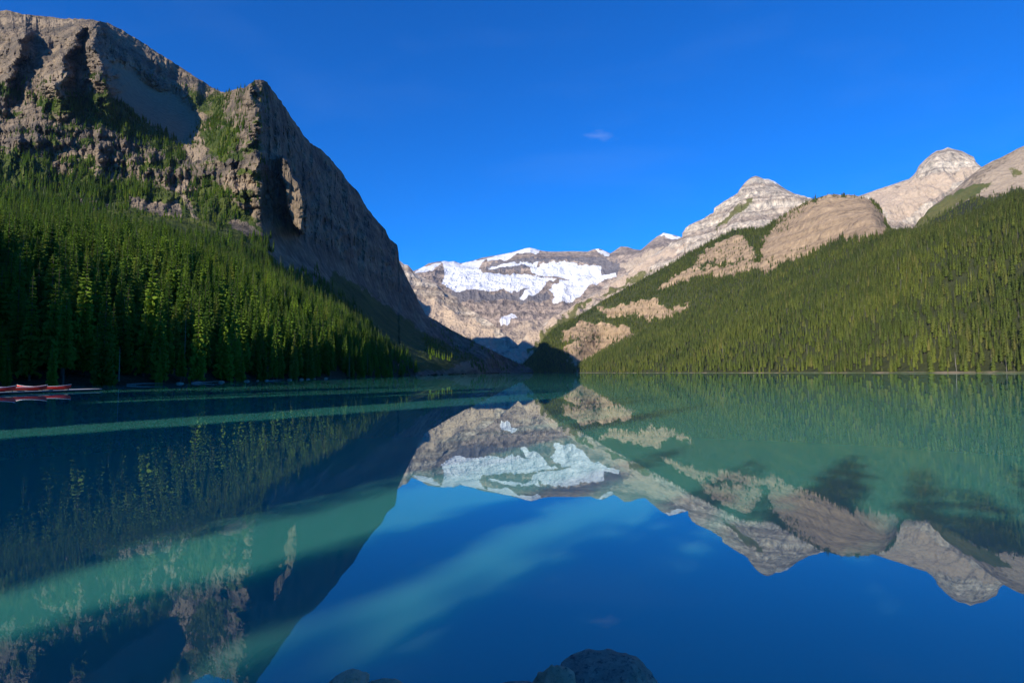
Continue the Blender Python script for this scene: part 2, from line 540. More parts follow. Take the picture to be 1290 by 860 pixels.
# masks: grass, scree, forest floor
scree = masks(L.px, L.py, [
    [(128,70),(160,80),(205,112),(235,128),(256,150),(245,160),(235,185),(205,170),(160,140),(135,110)],
    [(0,20),(60,24),(110,27),(70,32),(30,30),(0,30)],
    [(230,165),(250,150),(262,160),(255,205),(240,205)],
    [(60,95),(85,90),(90,125),(60,130)],
    [(215,240),(240,222),(232,250),(245,270),(262,290),(245,285),(222,262)],
    [(567,462),(580,452),(592,456),(610,469),(570,470)],
    [(495,470),(500,445),(515,440),(545,468)]], 4)
grass = masks(L.px, L.py, [
    [(-420,205),(0,190),(40,195),(100,210),(200,235),(230,250),(250,285),(300,290),(330,300),(330,470),(-420,470)],
    [(0,120),(30,120),(60,140),(120,155),(180,180),(230,200),(235,190),(180,150),(140,120),(110,115),(90,125),(40,125),(0,105)],
    [(250,165),(300,160),(300,185),(285,205),(262,195)],
    [(230,110),(262,125),(268,148),(250,140)],
    [(262,118),(280,118),(282,150),(268,150)],
    [(268,225),(300,255),(330,285),(330,300),(250,290),(240,240)],
    [(420,340),(520,410),(575,440),(600,452),(560,468),(500,470),(470,440),(400,380)],
    [(360,340),(430,380),(500,440),(480,475),(340,475),(330,320)],
    [(532,432),(545,432),(578,450),(570,456),(535,452)]], 6) * (1 - cliffband * 0.85)
forest_zone = masks(L.px, L.py, [
    [(-420,262),(-150,266),(0,262),(60,268),(110,282),(160,290),(215,300),(260,308),(300,316),(330,330),(352,352),(385,375),(420,398),(455,420),(480,436),(505,452),(522,466),(522,476),(400,490),(-420,560)]], 4)
forest_up = masks(L.px, L.py, [
    [(-420,205),(0,196),(55,198),(100,205),(160,222),(195,240),(175,262),(120,280),(60,262),(0,258),(-420,258)],
    [(40,118),(75,122),(110,130),(150,135),(185,155),(220,178),(238,200),(225,205),(190,192),(150,175),(110,162),(70,150),(45,140)],
    [(0,110),(25,115),(30,128),(0,128)],
    [(232,230),(262,226),(285,240),(310,262),(335,292),(345,318),(330,320),(285,308),(262,290),(244,262)],
    [(262,152),(300,158),(300,180),(282,200),(270,185)],
    [(318,205),(330,205),(335,235),(318,232)],
    [(352,352),(385,340),(440,385),(470,420),(430,400),(385,372)]], 5)
forest_thin = masks(L.px, L.py, [
    [(532,425),(548,425),(580,447),(570,456),(540,450)],
    [(-420,255),(0,255),(110,280),(215,285),(215,300),(100,292),(0,275),(-420,265)],
    [(540,404),(610,438),(650,458),(672,468),(600,468),(560,430)]], 3)
meadow = masks(L.px, L.py, [[(125,270),(160,264),(220,266),(258,288),(300,304),(335,318),(310,326),(262,312),(205,302),(150,290)], [(0,200),(25,196),(30,225),(12,240),(0,235)], [(190,240),(226,244),(222,256),(190,254)]], 4)
outcrop = masks(L.px, L.py, [[(86,248),(112,250),(140,256),(138,264),(108,262)], [(158,246),(190,254),(226,256),(230,276),(200,272),(165,264)], [(60,205),(95,210),(92,222),(62,216)], [(290,276),(318,286),(330,300),(312,302),(292,290)], [(120,215),(150,222),(146,232),(122,226)]], 2.5, 3.0)
grass = np.clip(np.maximum(grass, meadow) - 1.2 * outcrop, 0, 1)
ledge = np.clip(fbm(np.stack([L.px / 22.0, L.py / 9.0, L.px * 0], -1), 4, 0.6, seed=83) * 2.2 + 0.12, 0, 1)
grass = np.maximum(grass, 0.72 * ledge * rock * (1 - wall) * (1 - hollow) * np.clip((L.py - 95) / 30, 0, 1) * (1 - outcrop))
forest_up = forest_up * (1 - 0.9 * meadow) * (1 - 0.85 * outcrop)
forest_zone = forest_zone * (1 - 0.8 * meadow)
forest_thin = forest_thin * (1 - 0.7 * meadow)
M_left = terrain_material('near_mountain_rock', (0.080,0.072,0.063), (0.245,0.186,0.122), (0.26,0.20,0.135), (0.038,0.058,0.012), (0.085,0.100,0.020), 2.2, 0.25, 40)
V, nb = L.with_back(500, 500)
o = grid_obj('mountain', V, M_left, smooth=False, attrs={'scree': L.pad(scree, nb), 'veg': L.pad(grass, nb), 'floor': L.pad(forest_zone, nb), 'snow': np.zeros(V.shape[:2])})
structure(o, 'steep grey rock mountain with shadowed cliff face above the dark spruce forest', 'mountain')
patch = np.clip(fbm(P / 90.0, 3, 0.5, seed=31) * 1.6 + 0.55, 0, 1)
small = np.clip(fbm(P / 34.0, 3, 0.5, seed=37) * 2.2 + 0.5, 0, 1)
q, a, b_ = L.scatter(forest_zone * 0.042 * (L.D < 900) * (L.D > 60) * np.clip(0.35 + patch, 0.3, 1))
TREES.append((q, np.where(rng.random(len(q)) < 0.22, rng.uniform(6, 12, len(q)), rng.normal(17.5, 3.4, len(q))).clip(5, 26) * (1 - 0.5 * np.clip((a - 425) / 80, 0, 1)), 'left'))
q, a, b_ = L.scatter(forest_up * 0.030 * np.clip(patch * small * 1.4, 0.12, 1))
TREES.append((q, rng.normal(14.5, 3.2, len(q)).clip(6, 21), 'left'))
q, a, b_ = L.scatter(np.clip(forest_thin, 0, 1) * 0.014 * patch * small)
TREES.append((q, rng.normal(12, 3.0, len(q)).clip(5, 20), 'left'))
q, a, b_ = L.scatter(rock * (1 - wall) * (1 - hollow) * (L.py > 95) * 0.013 * np.clip(fbm(P / 55.0, 3, 0.6, seed=71) * 3.0 - 0.1, 0, 1))
TREES.append((q, rng.normal(8.5, 2.5, len(q)).clip(3, 15), 'left'))
q, a, b_ = L.scatter(grass * (1 - forest_zone) * (L.py < 300) * (L.D > 420) * 0.011 * small * np.clip(patch + 0.2, 0, 1))
TREES.append((q, rng.normal(7, 2.0, len(q)).clip(3, 12), 'left'))

# ---- the forested mountain with the round pale cliff on the far side of the lake
RC = [655, 672, 690, 705, 722, 760, 800, 850, 900, 950, 1000, 1045, 1095, 1120, 1150, 1200, 1290, 1450, 1700]
def shore_right(r):          # distance of the straight far shore for a sight line with sideways slope r
    return 514.0 / (r + 0.133)
R_base = []
for c in RC:
    r = (c - 645) / FPX
    R_base.append(shore_right(r) if c >= 722 else 2100 + (722 - c) * 3.0)
def slope_d(c, py, s=0.6):
    r = (c - 645) / FPX
    k = (469.5 - py) / FPX
    return s * 514.0 / (s * (r + 0.133) - k)
edge = {722:462,760:438,800:418,850:396,900:372,950:356,1000:330,1045:309,1095:300,1120:299,1150:297,1200:286,1290:249,1450:190,1700:108}
rowA, rowB, rowC, rowS = [], [], [], []
skyR = {655:462,672:445,690:421,705:408,722:402,760:378,800:357,850:330,900:303,950:290,1000:263,1045:246,1095:253,1120:290,1150:294.5,1200:283,1290:243,1450:184,1700:100}
skyD = {655:2700,672:2620,690:2560,705:2500,722:2450,760:2420,800:2420,850:2420,900:2380,950:2250,1000:2020,1045:1880,1095:1860,1120:1840,1150:1330,1200:1280,1290:1060,1450:900,1700:800}
for c, bd in zip(RC, R_base):
    if c < 722:
        t = (722 - c) / 67
        for rw, f in ((rowA, .25), (rowB, .5), (rowC, .75)):
            rw.append((470 + (skyR[c] - 470) * f, bd + (skyD[c] - bd) * f))
    else:
        e = edge[c]
        dm = slope_d(c, e) if c > 722 else 2150
        mid = 469.5 + (e - 469.5) * 0.5
        rowA.append((mid, slope_d(c, mid) if c > 722 else 2120))
        rowB.append((e, dm))
        f = 0.55
        rowC.append((e + (skyR[c] - e) * f, dm + (skyD[c] - dm) * (0.35 if c < 1150 else f)))
    rowS.append((skyR[c], skyD[c]))
R_sky = [(655,462),(672,445),(690,421),(705,409),(722,402),(740,391),(760,378),(800,357),(850,330),(875,316),(900,303),(925,290),(945,288),(955,290),(963,288),(970,283),(985,272),(1000,263),(1015,255),(1035,247.5),(1050,246),(1075,247),(1090,249),(1100,255),(1108,263),(1114,274),(1118,286),(1122,294),(1126,296.5),(1150,294.5),(1175,289),(1200,283),(1245,263),(1290,243),(1450,184),(1700,100)]
Rr = Layer(RC, [rowA, rowB, rowC, rowS], R_sky, 1.1, 1.1, base=R_base)
Rr.points()
P = Rr.P
r_cliff = masks(Rr.px, Rr.py, [
    [(706,416),(725,409),(760,408),(792,414),(797,424),(772,430),(740,432),(711,431)],
    [(712,436),(750,431),(788,431),(768,440),(748,450),(734,460),(724,469),(718,462)],
    [(752,392),(775,384),(800,379),(830,374),(833,385),(846,391),(872,382),(868,389),(842,400),(815,403),(795,396),(760,397)],
    [(826,364),(850,350),(882,336),(884,346),(852,359),(835,366)],
    [(876,334),(888,318),(905,304),(935,297),(949,314),(946,328),(915,330),(893,334)],
    [(838,362),(870,345),(930,331),(975,325),(1003,312),(988,328),(945,341),(918,347),(882,349)],
    [(960,305),(975,283),(1000,262),(1045,245),(1095,248),(1112,270),(1122,297),(1100,299),(1052,304),(1015,322),(985,330),(962,344),(953,338)]], 3, 4.5)
r_trees_on = masks(Rr.px, Rr.py, [
    [(730,423),(768,419),(770,428),(732,431)],
    [(960,322),(985,330),(1000,318),(1020,310),(1015,316),(985,338),(962,334)]], 2.5)
n_big = fbm(P / 300.0, 4, 0.5, seed=41)
n_mid = fbm(P / 60.0 * np.array([1, 1, 0.8]), 5, 0.55, seed=43, ridged=True)
dome = masks(Rr.px, Rr.py, [[(960,305),(975,283),(1000,262),(1045,245),(1095,248),(1112,270),(1122,297),(1052,304),(962,344)]], 6)
led = np.sin(P[..., 2] / 6.5 + 2.2 * fbm(P / 120.0, 3, seed=47))
inner = np.clip((1 - Rr.v) / 0.06, 0, 1)
farleft = np.clip((760 - Rr.px) / 60, 0, 1)
Rr.displace((14 * n_big * inner + r_cliff * ((8 - 4 * dome) * n_mid + 2.0 * led)) * np.clip(Rr.v / 0.1, 0, 1))
scree = 0.5 * r_cliff + 0.0 * P[..., 0]
M_right = terrain_material('far_shore_rock', (0.26,0.188,0.122), (0.375,0.275,0.18), (0.345,0.25,0.155), (0.055,0.08,0.02), (0.085,0.105,0.025), 3.0, 0.35, 14, (0.050,0.058,0.022))
V, nb = Rr.with_back(350, 250)
dens_all = np.clip(1 - r_cliff * 1.3, 0, 1) * np.clip((Rr.px - 640) / 20, 0, 1)
o = grid_obj('mountain', V, M_right, smooth=False, attrs={'scree': Rr.pad(scree, nb), 'veg': Rr.pad(np.clip(1 - 1.2 * r_cliff, 0, 1), nb), 'floor': Rr.pad(np.clip(1 - 2 * r_cliff, 0, 1) * (Rr.px < 1700), nb), 'snow': np.zeros(V.shape[:2])})
structure(o, 'long forested mountainside with a round pale layered cliff along the far shore', 'mountain')
q, a, b_ = Rr.scatter(dens_all * 0.030 * np.clip(0.8 + 0.8 * fbm(P / 120.0, 3, seed=51), 0.35, 1.2) * (Rr.v > 0.004))
keep = rng.random(len(q)) < np.where(a > 1340, 0.3, 1.0)
TREES.append((q[keep], np.where(rng.random(keep.sum()) < 0.2, rng.uniform(6, 12, keep.sum()), rng.normal(17, 3.6, keep.sum())).clip(5, 26), 'right'))
q, a, b_ = Rr.scatter(np.clip(r_trees_on + 0.30 * r_cliff * (1 - dome) + 0.9 * (masks(Rr.px, Rr.py, [[(960,300),(985,271),(1010,257),(1045,245),(1095,248),(1095,251),(1045,249),(1025,258),(1000,275),(985,290)]], 2)), 0, 1) * 0.010)
TREES.append((q, rng.normal(10, 2.5, len(q)).clip(4, 16), 'right'))

# ---- back ranges
def back_layer(name, cols, rows, sky, step, amp, size, mat, label, veg=(), snow=(), scree=(), forest=(), dark=(), th=8, ridged=True, squash=0.6, snow_soft=2.0):
    B = Layer(cols, rows, sky, step, step)
    B.points()
    n = fbm(B.P / size * np.array([1, 1, squash]), 6, 0.55, seed=len(TREES) * 7 + 61, ridged=ridged)
    led = np.sin(B.P[..., 2] / (size * 0.09) + 3 * fbm(B.P / size, 3, seed=5))
    edge_ = np.clip((1 - B.v) / 0.10, 0.06, 1)
    B.displace((amp * n + amp * 0.05 * led) * edge_)
    V, nb = B.with_back(600, 500)
    z = np.zeros(B.px.shape)
    g = lambda ps, s_: B.pad(masks(B.px, B.py, ps, s_) if len(ps) else z, nb)
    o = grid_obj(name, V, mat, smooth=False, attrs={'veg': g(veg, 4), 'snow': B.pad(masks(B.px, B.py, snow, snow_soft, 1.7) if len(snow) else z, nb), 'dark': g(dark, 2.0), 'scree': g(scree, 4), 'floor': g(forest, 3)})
    structure(o, label, 'mountain')
    if len(forest):
        q, a, b_ = B.scatter(masks(B.px, B.py, forest, 3) * 0.013)
        TREES.append((q, rng.normal(14, 3, len(q)).clip(6, 20), 'right'))
    return B

M_pale = terrain_material('pale_peak_rock', (0.33,0.27,0.215), (0.49,0.405,0.325), (0.46,0.36,0.265), (0.10,0.105,0.035), (0.15,0.14,0.05), 4.0, 0.5, 40)
M_ice = terrain_material('glacier_peak_rock', (0.22,0.185,0.165), (0.36,0.285,0.225), (0.41,0.325,0.24), (0.10,0.12,0.045), (0.15,0.15,0.07), 7.0, 0.42, 60)
M_tan = terrain_material('tan_slope_rock', (0.25,0.20,0.145), (0.33,0.265,0.19), (0.36,0.285,0.205), (0.085,0.10,0.03), (0.14,0.13,0.045), 3.5, 0.15, 40)

# the glacier peak closing the valley
vc = [480, 520, 560, 600, 640, 680, 720, 760, 800, 830, 880]
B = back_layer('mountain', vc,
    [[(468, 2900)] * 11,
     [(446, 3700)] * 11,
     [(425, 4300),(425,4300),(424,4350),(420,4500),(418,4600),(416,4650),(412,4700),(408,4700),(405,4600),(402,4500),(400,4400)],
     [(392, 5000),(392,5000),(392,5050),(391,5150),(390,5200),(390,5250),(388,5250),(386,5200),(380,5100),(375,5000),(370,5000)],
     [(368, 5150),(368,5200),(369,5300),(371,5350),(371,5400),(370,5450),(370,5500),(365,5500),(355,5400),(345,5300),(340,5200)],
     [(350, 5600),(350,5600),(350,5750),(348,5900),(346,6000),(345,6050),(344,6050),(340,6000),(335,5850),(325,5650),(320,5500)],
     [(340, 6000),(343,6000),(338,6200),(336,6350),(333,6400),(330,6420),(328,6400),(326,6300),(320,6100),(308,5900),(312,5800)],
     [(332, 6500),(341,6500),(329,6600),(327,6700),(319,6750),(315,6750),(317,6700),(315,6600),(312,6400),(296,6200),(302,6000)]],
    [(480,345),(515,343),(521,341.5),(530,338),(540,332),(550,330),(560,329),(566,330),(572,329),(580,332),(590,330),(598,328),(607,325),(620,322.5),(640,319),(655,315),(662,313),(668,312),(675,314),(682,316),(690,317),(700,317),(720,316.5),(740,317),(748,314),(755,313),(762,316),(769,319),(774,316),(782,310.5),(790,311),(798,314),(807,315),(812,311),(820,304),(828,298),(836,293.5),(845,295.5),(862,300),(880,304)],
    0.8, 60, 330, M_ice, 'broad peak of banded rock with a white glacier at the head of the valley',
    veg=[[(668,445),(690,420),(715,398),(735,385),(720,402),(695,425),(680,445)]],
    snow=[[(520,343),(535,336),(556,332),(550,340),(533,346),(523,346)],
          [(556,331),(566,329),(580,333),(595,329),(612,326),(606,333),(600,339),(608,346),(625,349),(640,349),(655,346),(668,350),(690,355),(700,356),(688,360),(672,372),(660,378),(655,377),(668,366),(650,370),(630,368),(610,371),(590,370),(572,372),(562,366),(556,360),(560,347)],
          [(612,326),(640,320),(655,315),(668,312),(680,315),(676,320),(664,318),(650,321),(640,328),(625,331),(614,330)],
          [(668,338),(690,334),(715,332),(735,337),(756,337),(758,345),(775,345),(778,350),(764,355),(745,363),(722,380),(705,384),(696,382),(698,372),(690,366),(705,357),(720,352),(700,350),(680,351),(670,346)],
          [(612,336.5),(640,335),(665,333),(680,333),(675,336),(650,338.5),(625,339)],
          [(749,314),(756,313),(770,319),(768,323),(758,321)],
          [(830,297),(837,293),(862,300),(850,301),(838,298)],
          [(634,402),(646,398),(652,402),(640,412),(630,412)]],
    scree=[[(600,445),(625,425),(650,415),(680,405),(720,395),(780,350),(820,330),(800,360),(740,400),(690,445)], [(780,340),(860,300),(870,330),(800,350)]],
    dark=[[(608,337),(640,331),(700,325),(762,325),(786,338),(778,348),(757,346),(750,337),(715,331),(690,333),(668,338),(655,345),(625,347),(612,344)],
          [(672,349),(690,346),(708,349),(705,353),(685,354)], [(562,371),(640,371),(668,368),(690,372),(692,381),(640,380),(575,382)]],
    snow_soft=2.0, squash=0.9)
# the spur in front of it; its unseen left peak is added to shade it
back_layer('mountain', [230, 300, 350, 420, 470, 500, 540, 580, 620, 650, 675],
    [[(469,2200),(469,2200),(469,2300),(469,2500),(468,2600),(468,2600),(468,2650),(468,2700),(468,2750),(468,2750),(468.5,2760)],
     [(420,2250),(410,2260),(420,2400),(435,2700),(440,2900),(440,2950),(442,3000),(448,3000),(455,2950),(462,2850),(467.5,2800)],
     [(350,2320),(320,2340),(350,2500),(385,3000),(400,3300),(402,3300),(410,3300),(425,3250),(445,3100),(458,2950),(467,2830)],
     [(262,2420),(212,2450),(245,2700),(288,3300),(310,3900),(324,3900),(353,3800),(381,3650),(406,3450),(432,3200),(466,2850)]],
    [(230,262),(270,230),(290,214),(300,211),(312,222),(330,238),(350,250),(380,270),(420,290),(470,308),(495,321),(503,328),(509,333),(514,334),(521,342),(530,349),(540,353),(550,358),(558,367),(568,371),(576,375),(583,384),(592,390),(600,394),(612,402),(622,410),(635,420),(650,432),(662,445),(675,466)],
    0.9, 50, 260, M_pale, 'sunlit tan rock spur between the shadowed cliff and the glacier peak',
    scree=[[(500,390),(540,380),(600,410),(640,440),(560,440)]])
# pale pointed peak and its long left ridge
back_layer('mountain', [600, 640, 680, 720, 760, 800, 830, 865, 905, 952, 1000, 1060],
    [[(469,2800),(469,2800),(469,2800),(460,2850),(440,2900),(420,2900),(400,2900),(380,2800),(350,2750),(330,2700),(310,2650),(300,2600)],
     [(464,2950),(455,2950),(436,3050),(414,3150),(395,3250),(375,3300),(355,3300),(330,3250),(305,3200),(285,3150),(275,3100),(285,3000)],
     [(463,3000),(447,3050),(421,3250),(396,3400),(374,3550),(353,3650),(330,3650),(305,3600),(280,3600),(250,3500),(258,3350),(275,3200)],
     [(462,3100),(444,3150),(412,3400),(385,3600),(362,3800),(340,3950),(315,4000),(287,4000),(263,4000),(222,3900),(243,3800),(268,3600)]],
    [(600,462),(640,444),(660,429),(680,413),(700,399),(720,386),(740,374),(760,362),(780,350),(800,337),(815,327),(830,316),(845,306),(857,300),(862,298),(864,289),(868,284),(876,280),(885,276.5),(893,272),(903,266.5),(905,259),(912,254),(920,249.5),(930,243),(935,240.5),(936,234),(940,229),(946,224),(952,222),(957,223.5),(962,226),(968,226),(976,229),(984,235),(992,240),(1000,244),(1012,247.5),(1030,256),(1060,268)],
    0.9, 60, 260, M_pale, 'pale grey pointed peak with a long ridge rising behind the forested slope',
    veg=[[(664,450),(690,418),(720,396),(760,372),(800,350),(830,345),(790,362),(750,385),(710,415),(685,450)], [(905,285),(935,265),(948,255),(952,262),(925,280),(905,292)]],
    scree=[[(600,470),(640,446),(700,402),(760,366),(840,318),(870,310),(820,345),(740,395),(690,430),(660,470)]],
    snow=[[(920,250),(934,241.5),(936,243),(922,251.5)], [(884,277),(898,270.5),(899,272),(886,278.5)], [(960,224.5),(978,230),(976,231.5),(960,226.5)]], snow_soft=0.9)
# the blunt pale peak
back_layer('mountain', [1040, 1090, 1120, 1150, 1195, 1230, 1260, 1330],
    [[(320,2500)] * 8,
     [(285,2750)] * 8,
     [(270,2950),(262,2950),(255,2950),(245,2950),(232,2950),(235,2900),(245,2850),(260,2800)],
     [(262,3200),(244,3300),(234,3300),(222,3250),(187,3200),(206,3150),(225,3100),(250,3000)]],
    [(1040,262),(1090,244.5),(1105,239),(1120,234),(1135,229),(1145,226),(1151,221),(1155,216),(1158,209),(1166,201),(1173,195),(1180,190.5),(1188,189),(1194,186),(1199,188),(1204,189),(1212,191),(1220,195),(1227,198),(1228,203),(1234,209),(1245,216),(1260,226),(1330,250)],
    0.9, 48, 210, M_pale, 'blunt pale peak with grey cliff bands showing above the grassy slope',
    scree=[[(1092,246),(1145,228),(1160,225),(1230,215),(1180,250),(1130,285),(1120,280)]])
# grassy shoulder on the right
back_layer('mountain', [1110, 1150, 1175, 1215, 1250, 1290, 1450, 1700],
    [[(330,1500),(325,1500),(322,1500),(315,1500),(310,1500),(300,1480),(260,1300),(200,1100)],
     [(310,1700),(297,1700),(290,1700),(275,1700),(262,1700),(248,1700),(195,1550),(130,1300)],
     [(300,1950),(291,1950),(258,2000),(229,2050),(203,2050),(184,2050),(120,1900),(60,1600)]],
    [(1110,305),(1145,293),(1155,284),(1165,271),(1172,262),(1182,254),(1192,247),(1205,237),(1220,224),(1236,211),(1250,203),(1260,199),(1272,193),(1281,188),(1290,184),(1450,118),(1700,60)],
    1.0, 20, 180, M_tan, 'tan grassy shoulder with a forested foot behind the front ridge',
    veg=[[(1150,292),(1170,268),(1195,247),(1230,232),(1250,232),(1225,250),(1200,262),(1175,285)], [(1273,219),(1283,215),(1286,221),(1276,224)]],
    scree=[[(1218,246),(1240,222),(1290,190),(1290,236),(1250,244),(1222,252)]],
    forest=[[(1150,300),(1162,290),(1190,270),(1220,256),(1260,243),(1310,236),(1450,190),(1450,260),(1290,300),(1200,310)]])

# ------------------------------------------------------------------ water and ground
b = NB('lake_water')
P_ = b.pos()
w1 = b.noise(1.6, 3, 0.5, b.pos((1.0, 0.75, 1)))
w2 = b.noise(0.22, 3, 0.5, b.pos((1.0, 0.5, 1), (0, 0, 0.6)))
hgt = b.math('ADD', b.math('MULTIPLY', w1, 0.012), b.math('MULTIPLY', w2, 0.05))
breeze = b.rng(b.noise(0.035, 4, 0.6, b.pos((1.0, 0.35, 1), (0, 0, 0.35))), 0.42, 0.68, 0.55, 2.1)
bmp = b.bump(b.math('MULTIPLY', hgt, breeze), 1.0, 0.030)
dif = b.node('ShaderNodeSubsurfaceScattering')      # silt-laden water: light spreads about a metre inside it
dif.inputs['Scale'].default_value = 1.9
dif.inputs['Radius'].default_value = (0.35, 0.95, 0.90)
dif.inputs['IOR'].default_value = 1.33
nc = b.noise(0.02, 3, 0.5, P_)
b.set(dif.inputs['Color'], b.mix(nc, (0.032, 0.185, 0.140), (0.040, 0.210, 0.156)))
glo = b.node('ShaderNodeBsdfGlossy')
glo.inputs['Roughness'].default_value = 0.0
glo.inputs['Color'].default_value = (0.80, 0.93, 0.91, 1)
b.l.new(bmp, glo.inputs['Normal'])
fr = b.node('ShaderNodeFresnel')
fr.inputs['IOR'].default_value = 1.33
b.l.new(bmp, fr.inputs['Normal'])
fac = b.rng(fr.outputs[0], 0.0, 1.0, 0.148, 0.98)
ms = b.node('ShaderNodeMixShader')
b.l.new(fac, ms.inputs[0]); b.l.new(dif.outputs[0], ms.inputs[1]); b.l.new(glo.outputs[0], ms.inputs[2])
M_water = b.done(ms.outputs[0])
lake = mesh_obj('lake', [(-420, -60, 0), (900, -60, 0), (900, 2900, 0), (-420, 2900, 0), (-420, -60, -3.6), (900, -60, -3.6), (900, 2900, -3.6), (-420, 2900, -3.6)],
                [(0, 1, 2, 3), (7, 6, 5, 4), (0, 4, 5, 1), (1, 5, 6, 2), (2, 6, 7, 3), (3, 7, 4, 0)], M_water)
structure(lake, 'still turquoise glacial lake mirroring the mountains', 'lake')

b = NB('ground_soil')
g1 = b.noise(0.5, 6, 0.6, b.pos())
g2 = b.noise(9.0, 4, 0.6, b.pos())
gc = b.mix(b.rng(g1, 0.4, 0.6), (0.035, 0.05, 0.016), (0.09, 0.075, 0.055))
M_ground = b.done(b.bsdf(gc, 0.95, b.bump(g2, 0.6, 0.05)).outputs[0])
ground = mesh_obj('ground', [(-12000, -12000, -4), (12000, -12000, -4), (12000, 12000, -4), (-12000, 12000, -4)], [(0, 1, 2, 3)], M_ground)
structure(ground, 'dark earth under the lake basin and the mountains', 'ground')

# near bank: the shore the photographer stands on and the wooded rise behind and beside it
xs = np.linspace(-330, 260, 150); ys = np.linspace(-330, 78, 110)
gx, gy = np.meshgrid(xs, ys)
SHX = np.array([-330, -95, -80, -74, -66, -52, -34, -18, -8, -3, 4, 14, 40, 120, 260.0])
def bank_edge(y):            # x of the left shore at forward distance y (cove beside the photographer)
    return np.interp(y, [-60, -22, -12, 0, 18, 40, 60, 86, 140], [-10, -24, -40, -56, -68, -76, -80, -82, -70])
front_edge = 2.2             # y of the shore in front of the photographer
dl = bank_edge(gy) - gx                      # >0: on land to the left
df = front_edge - gy - np.clip((-6 - gx) * 1.1, 0, 400)   # >0: on land behind
d_in = np.maximum(np.minimum(dl, 400), np.where(gx > -30, df, -50))
hz = np.where(d_in > 0, 0.5 * (1 - np.exp(-d_in / 3)) + 0.60 * np.clip(dl - 2, 0, 60) + 0.27 * np.clip(dl - 62, 0, 400) + 0.04 * np.clip(df - 6, 0, 400), d_in * 0.25)  # unseen rise steepened so it shades the wood and the near lake
draw = np.exp(-(((gx * -SUN_H[1] - gy * -SUN_H[0]) + 76.0) / 9.0) ** 2)      # a shallow draw added behind the dock, out of view, so sun reaches the canoes
hz = np.where(hz > 0.6, 0.6 + (hz - 0.6) * (1 - 0.5 * draw), hz)
hz = np.clip(hz, -3, 400) + 0.10 * fbm(np.stack([gx, gy, gx * 0], -1) / 3.0, 3, seed=77)
bank = grid_obj('shore', np.stack([gx, gy, hz], -1), M_ground)
structure(bank, 'wooded near bank of the lake', 'shore')
Bk = np.stack([gx, gy, hz], -1)

# pale shore strip along the far side
yy = np.arange(60, 2120, 6.0)
xx = 514 - 0.133 * yy
wob = fbm(np.stack([yy / 55.0, yy * 0, yy * 0], -1), 5, 0.6, seed=91) * 7
b = NB('shore_gravel')
g1 = b.noise(0.03, 5, 0.65, b.pos())
g2 = b.noise(0.6, 4, 0.6, b.pos())
gc = b.mix(b.rng(g1, 0.48, 0.62), (0.085, 0.105, 0.03), (0.30, 0.215, 0.13))
gc = b.mix(b.rng(g2, 0.4, 0.8, 0, 0.5), gc, (0.28, 0.25, 0.18))
M_gravel = b.done(b.bsdf(gc, 0.95).outputs[0])
Vs = np.stack([np.stack([xx - 5 + wob, yy, np.full_like(yy, -0.5)], -1), np.stack([xx - 1 + wob, yy, 0.45 + wob * 0.05], -1),
               np.stack([xx + 5 + wob, yy, 1.5 + wob * 0.15], -1), np.stack([xx + 14, yy, np.full_like(yy, 2.2)], -1)])
structure(grid_obj('shore', Vs, M_gravel), 'thin strip of tan gravel and grass below the far forest', 'shore')
# ------------------------------------------------------------------ conifers
def foliage_material(name, a, bcol, c):
    b = NB(name)
    oi = b.node('ShaderNodeObjectInfo')
    rnd = oi.outputs['Random']
    n = b.noise(0.9, 3, 0.6, b.node('ShaderNodeTexCoord').outputs['Object'])
    col = b.mix(b.rng(rnd, 0.0, 1.0), a, bcol)
    r2 = b.math('FRACT', b.math('MULTIPLY', rnd, 17.31))
    col = b.mix(b.rng(r2, 0.80, 1.0, 0, 0.8), col, c)
    col = b.mix(1.0, col, b.mix(n, (0.55, 0.6, 0.6), (1.4, 1.35, 1.2)), 'MULTIPLY')
    st = b.noise(0.009, 4, 0.6, oi.outputs['Location'])          # whole stands differ in tone
    col = b.mix(1.0, col, b.mix(b.rng(st, 0.36, 0.64), (0.72, 0.80, 0.85), (1.17, 1.14, 1.0)), 'MULTIPLY')
    p = b.bsdf(col, 0.75, None, 0.15)
    tr = b.node('ShaderNodeBsdfTranslucent')
    b.set(tr.inputs['Color'], b.mix(1.0, col, (1.2, 1.3, 0.5), 'MULTIPLY'))
    m = b.node('ShaderNodeMixShader')
    m.inputs[0].default_value = 0.25
    b.l.new(p.outputs[0], m.inputs[1]); b.l.new(tr.outputs[0], m.inputs[2])
    return b.done(m.outputs[0])

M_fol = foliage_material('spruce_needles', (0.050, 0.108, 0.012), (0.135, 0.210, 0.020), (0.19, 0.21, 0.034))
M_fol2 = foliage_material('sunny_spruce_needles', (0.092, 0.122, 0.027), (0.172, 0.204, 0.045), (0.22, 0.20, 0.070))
b = NB('conifer_bark')
nb_ = b.noise(6, 4, 0.6, b.pos((1, 1, 0.2)))
M_bark = b.done(b.bsdf(b.mix(nb_, (0.05, 0.04, 0.032), (0.15, 0.125, 0.10)), 0.95).outputs[0])
b = NB('dead_wood')
nb_ = b.noise(5, 4, 0.6, b.pos((1, 1, 0.15)))
M_dead = b.done(b.bsdf(b.mix(nb_, (0.13, 0.118, 0.105), (0.30, 0.275, 0.24)), 0.95).outputs[0])

